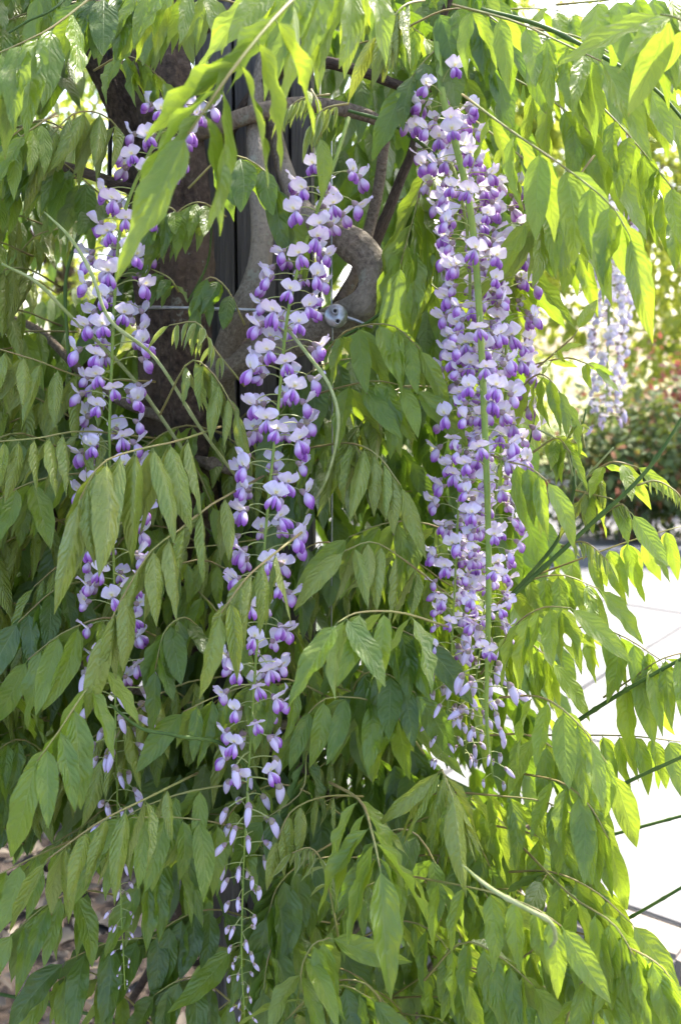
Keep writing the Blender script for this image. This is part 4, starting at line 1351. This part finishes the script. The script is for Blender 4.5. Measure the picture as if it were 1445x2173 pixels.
def build_flowers():
    rs = random.Random(3)
    for i in range(14):
        el0, el1 = rs.uniform(10, 40), rs.uniform(55, 110)
        E = Vector((rs.uniform(1.7, 2.5), 0, rs.uniform(-0.25, 0.35)))
        a = Vector((0.85, 0, -0.5)).normalized()
        pp = catmull([Vector((0, 0, 0)), Vector((E.x * 0.4, 0, 0.22 + E.z * 0.5)), Vector((E.x * 0.8, 0, E.z + 0.18)), E], 6)
        st = tube_data([p * CM for p in pp], [0.00055, 0.00042], 5)
        cx = blob(E - a * 0.12, a, (0, 1, 0), 0.55, 0.27, 0.25, 8, 4, lambda s: (0.25 + 1.0 * s ** 0.5) if s < 0.99 else 0.9)
        V, Fc, UV, FM = merge((st, 0), (cx, 1))
        stalk = mesh_from('flower_stalk', V, Fc, UV, [M['pedicel'], M['calyx']], FM)
        E2 = E + a * 0.35
        Lb, Wb = rs.uniform(1.15, 1.5), rs.uniform(0.85, 1.1)
        crease = rs.uniform(-0.1, 0.35)
        back = rs.uniform(-0.35, 0.5)
        asym = rs.uniform(-0.15, 0.15)
        roll = rs.uniform(0.05, 0.16)

        def ban(u, v, E2=E2, Lb=Lb, Wb=Wb, back=back, el0=el0, el1=el1, asym=asym, roll=roll, crease=crease):
            n = 10
            x = z = 0.0
            vv = v * (1 - 0.2 * math.exp(-(u / 0.2) ** 2) * v ** 4 - 0.2 * abs(u) ** 3)
            steps = max(1, int(n * vv + 0.999))
            for q in range(steps):
                h = min(1.0 / n, vv - q / n)
                if h <= 0:
                    break
                e = rad(el0 + (el1 - el0) * ((q + 0.5) / n) ** 0.7)
                x += math.cos(e) * h * Lb
                z += math.sin(e) * h * Lb
            e = rad(el0 + (el1 - el0) * max(vv, 0.01) ** 0.7)
            w = Wb * (0.16 + 0.84 * min(1, v * 2.1) ** 0.75) * (1 - 0.42 * max(0, v - 0.45) ** 1.6 * 2)
            nx, nz = -math.sin(e), math.cos(e)
            k = back * u * u * v * 0.9 + roll * math.sin(u * 5 + v * 3) * abs(u) * v + asym * u * v + crease * abs(u) * v * 0.6 + 0.05 * math.sin(9 * u + 7 * v)
            return (E2.x + x + nx * k, w * u, E2.z + z + nz * k)

        V, Fc, UV = grid_surface(ban, 10, 8)
        banner = mesh_from('banner_petal', V, Fc, UV, [M['banner']])
        dd = Vector((rs.uniform(0.35, 0.75), rs.uniform(-.1, .1), -1)).normalized()
        prof = lambda s: max(0.02, math.sin(math.pi * (0.08 + 0.92 * s) ** 1.25) ** 0.75)
        spr = rs.uniform(0.10, 0.3)
        wl = rs.uniform(1.05, 1.4)
        w1 = blob(E2 + Vector((0.02, 0.06, 0)), dd + Vector((0, 0.10, 0)), (0, 1, 0), wl, 0.23, 0.35, 8, 7, prof, -0.10, spr)
        w2 = blob(E2 + Vector((0.02, -0.06, 0)), dd + Vector((0, -0.10, 0)), (0, 1, 0), wl, 0.23, 0.35, 8, 7, prof, -0.10, -spr)
        V, Fc, UV, FM = merge((w1, 0), (w2, 0))
        wings = mesh_from('wing_petals', V, Fc, UV, [M['wing']])
        kd = dd + Vector((0.12, 0, 0.02))
        V, Fc, UV = blob(E2 + Vector((0.06, 0, 0)), kd, (0, 1, 0), wl * 0.93, 0.15, 0.36, 8, 6, prof, -0.12, 0)
        keel = mesh_from('keel_petal', V, Fc, UV, [M['keel']])
        FLOWERS.append((stalk, banner, wings, keel))
    for i in range(5):
        E = Vector((rs.uniform(1.5, 2.1), 0, rs.uniform(-0.4, 0.2)))
        a = Vector((rs.uniform(0.4, 0.9), 0, rs.uniform(-1, -0.5))).normalized()
        pp = catmull([Vector((0, 0, 0)), Vector((E.x * 0.45, 0, 0.12 + E.z * 0.35)), E], 5)
        st = tube_data([p * CM for p in pp], [0.0006, 0.0005], 5)
        cx = blob(E - a * 0.1, a, (0, 1, 0), 0.5, 0.24, 0.23, 8, 4, lambda s: (0.3 + 1.0 * s ** 0.5) if s < 0.99 else 0.9)
        pf = lambda s: max(0.02, (math.sin(math.pi * (0.12 + 0.88 * s) ** 0.95)) ** 0.7)
        bd = blob(E + a * 0.15, a, (0, 1, 0), rs.uniform(1.2, 1.6), 0.24, 0.33, 8, 7, pf, rs.uniform(-0.4, -0.1))
        V, Fc, UV, FM = merge((st, 0), (cx, 1), (bd, 2))
        BUDS.append(mesh_from('flower_bud', V, Fc, UV, [M['pedicel'], M['calyx'], M['bud']], FM))


build_flowers()
M['sunwashed_banner'] = petal_material('petal_sunwashed_banner', [(0.0, (0.84, 0.82, 0.84)), (0.4, (0.88, 0.86, 0.90)), (1.0, (0.86, 0.82, 0.90))], True, 0.4)  # lilac petals washed near white: sun glare put into the colour
M['sunwashed_wing'] = petal_material('petal_sunwashed_wing', [(0.0, (0.86, 0.83, 0.89)), (0.5, (0.83, 0.78, 0.88)), (1.0, (0.74, 0.66, 0.84))], False, 0.35)


def recolour(me, mat):
    c = me.copy()
    c.materials[0] = mat
    return c


SUNWASHED = [(a, recolour(b, M['sunwashed_banner']), recolour(c, M['sunwashed_wing']), recolour(d, M['sunwashed_wing'])) for a, b, c, d in FLOWERS]


def raceme(label, pts, n, f_start=0.03, f_open=0.68, f_end=1.0, rpx=(9, 8, 7, 6, 4, 2.5), size=1.0, seed=1, gap_top=1.0, parts=True, kinds=None, tiny=0.25, shrink=0.32):
    rs = random.Random(seed)
    W = [P(*p) for p in pts]
    base = W[0].copy()
    d = sum(p[2] for p in pts) / len(pts)
    path = [p - base for p in catmull(W, 60)]
    root = obj('flower_raceme', None, None, Matrix.Translation(base))
    thing(root, label, 'flower raceme', 'hanging wisteria racemes')
    V, Fc, UV = tube_data(path, [0.5 * r * d / FPX for r in rpx], 8)
    obj('raceme_stem', mesh_from('raceme_stem', V, Fc, UV, [M['axis']]), root)
    # arc length
    ls = [0]
    for i in range(1, len(path)):
        ls.append(ls[-1] + (path[i] - path[i - 1]).length)
    tot = ls[-1]
    az = rs.random() * 6.28
    for i in range(n):
        f = f_start + (f_end - f_start) * (i / (n - 1)) + rs.uniform(-0.004, 0.004)
        f = min(max(f, 0), 0.999)
        s = f * tot
        k = max(j for j in range(len(ls)) if ls[j] <= s)
        k = min(k, len(path) - 2)
        p = path[k].lerp(path[k + 1], (s - ls[k]) / max(1e-6, ls[k + 1] - ls[k]))
        az += 2.39996 + rs.uniform(-0.35, 0.35)
        if f < f_open and not (f > f_open - 0.1 and rs.random() < 0.45 * (f - f_open + 0.1) / 0.1):
            sc = size * rs.uniform(0.85, 1.1) * (1 - shrink * max(0, (f - f_open * 0.65) / (f_open * 0.35)))
            tilt = rs.uniform(-0.25, 0.3)
            rot = Matrix.Rotation(az, 4, 'Z') @ Matrix.Rotation(tilt, 4, 'Y') @ Matrix.Rotation(rs.uniform(-0.35, 0.35), 4, 'X')
            st, ba, wi, ke = rs.choice(kinds or FLOWERS)
            o = obj('flower', st, root, Matrix.Translation(p) @ rot @ Matrix.Diagonal((sc, sc, sc, 1)))
            obj('banner_petal', ba, o)
            obj('wing_petals', wi, o)
            obj('keel_petal', ke, o)
        else:
            g_ = max(0, (f - f_open) / max(0.01, 1 - f_open))
            sc = size * (1.2 - (1.2 - tiny) * g_ ** 0.85) * rs.uniform(0.85, 1.12)
            rot = Matrix.Rotation(az, 4, 'Z') @ Matrix.Rotation(rs.uniform(-0.2, 0.35), 4, 'Y') @ Matrix.Rotation(rs.uniform(-0.3, 0.3), 4, 'X')
            obj('flower_bud', rs.choice(BUDS), root, Matrix.Translation(p) @ rot @ Matrix.Diagonal((sc, sc, sc, 1)))
    return root


raceme('long lilac raceme hanging in the middle, in front of the post and the round clamp',
       [(740, 250, 1.04), (715, 330, 1.02), (690, 400, 1.01), (648, 520, 1.0), (612, 660, 0.99), (592, 850, 0.98), (570, 1060, 0.975), (552, 1280, 0.97), (540, 1450, 0.97), (527, 1650, 0.97), (517, 1850, 0.97), (513, 2030, 0.97), (520, 2165, 0.97)],
       185, 0.07, 0.74, seed=2, size=1.22, tiny=0.3, shrink=0.12)
raceme('long lilac raceme at the left, half hidden by drooping leaves',
       [(440, 130, 1.07), (385, 215, 1.06), (325, 310, 1.05), (262, 460, 1.04), (245, 620, 1.03), (237, 800, 1.02), (233, 950, 1.02), (242, 1180, 1.02), (245, 1450, 1.02), (250, 1700, 1.03), (258, 1930, 1.04), (266, 2100, 1.05)],
       190, 0.05, 0.68, seed=5, size=1.26, tiny=0.2, shrink=0.15)
raceme('lilac raceme with a bare green stem, frontmost of the dense cluster at the right',
       [(925, 60, 1.03), (937, 190, 1.0), (965, 300, 0.985), (998, 450, 0.975), (1016, 650, 0.965), (1028, 900, 0.96), (1036, 1150, 0.96), (1035, 1350, 0.96), (1032, 1520, 0.965), (1045, 1650, 0.97)],
       125, 0.10, 0.86, seed=9, size=1.08, rpx=(16, 16, 15, 14, 11, 4), tiny=0.6)
raceme('lilac raceme at the left side of the dense right hand cluster',
       [(890, 150, 1.06), (925, 280, 1.04), (965, 370, 1.03), (992, 500, 1.02), (996, 660, 1.01), (986, 880, 1.01), (972, 1080, 1.01), (962, 1300, 1.01), (950, 1480, 1.015), (936, 1610, 1.02)],
       165, 0.05, 0.85, seed=12, size=1.14, tiny=0.45)
raceme('lilac raceme at the right side of the dense right hand cluster, behind the others',
       [(1010, 330, 1.08), (1045, 410, 1.07), (1062, 520, 1.06), (1072, 680, 1.05), (1072, 850, 1.05), (1055, 1020, 1.05), (1035, 1200, 1.05), (1015, 1400, 1.05), (985, 1600, 1.06)],
       165, 0.04, 0.83, seed=17, size=1.16, tiny=0.6)
raceme('pale blurred raceme hanging in the sun beyond the right hand leaves',
       [(1300, 330, 2.0), (1298, 480, 2.0), (1292, 640, 2.0), (1288, 780, 2.0), (1285, 900, 2.0)], 140, 0.03, 0.97, seed=21, size=1.45, tiny=0.6, kinds=SUNWASHED)
raceme('pale blurred raceme in the sun, upper right behind the bright leaves',
       [(1320, 180, 2.2), (1312, 290, 2.2), (1305, 400, 2.2), (1300, 500, 2.2)], 75, 0.03, 0.97, seed=23, size=1.35, tiny=0.6, kinds=SUNWASHED)
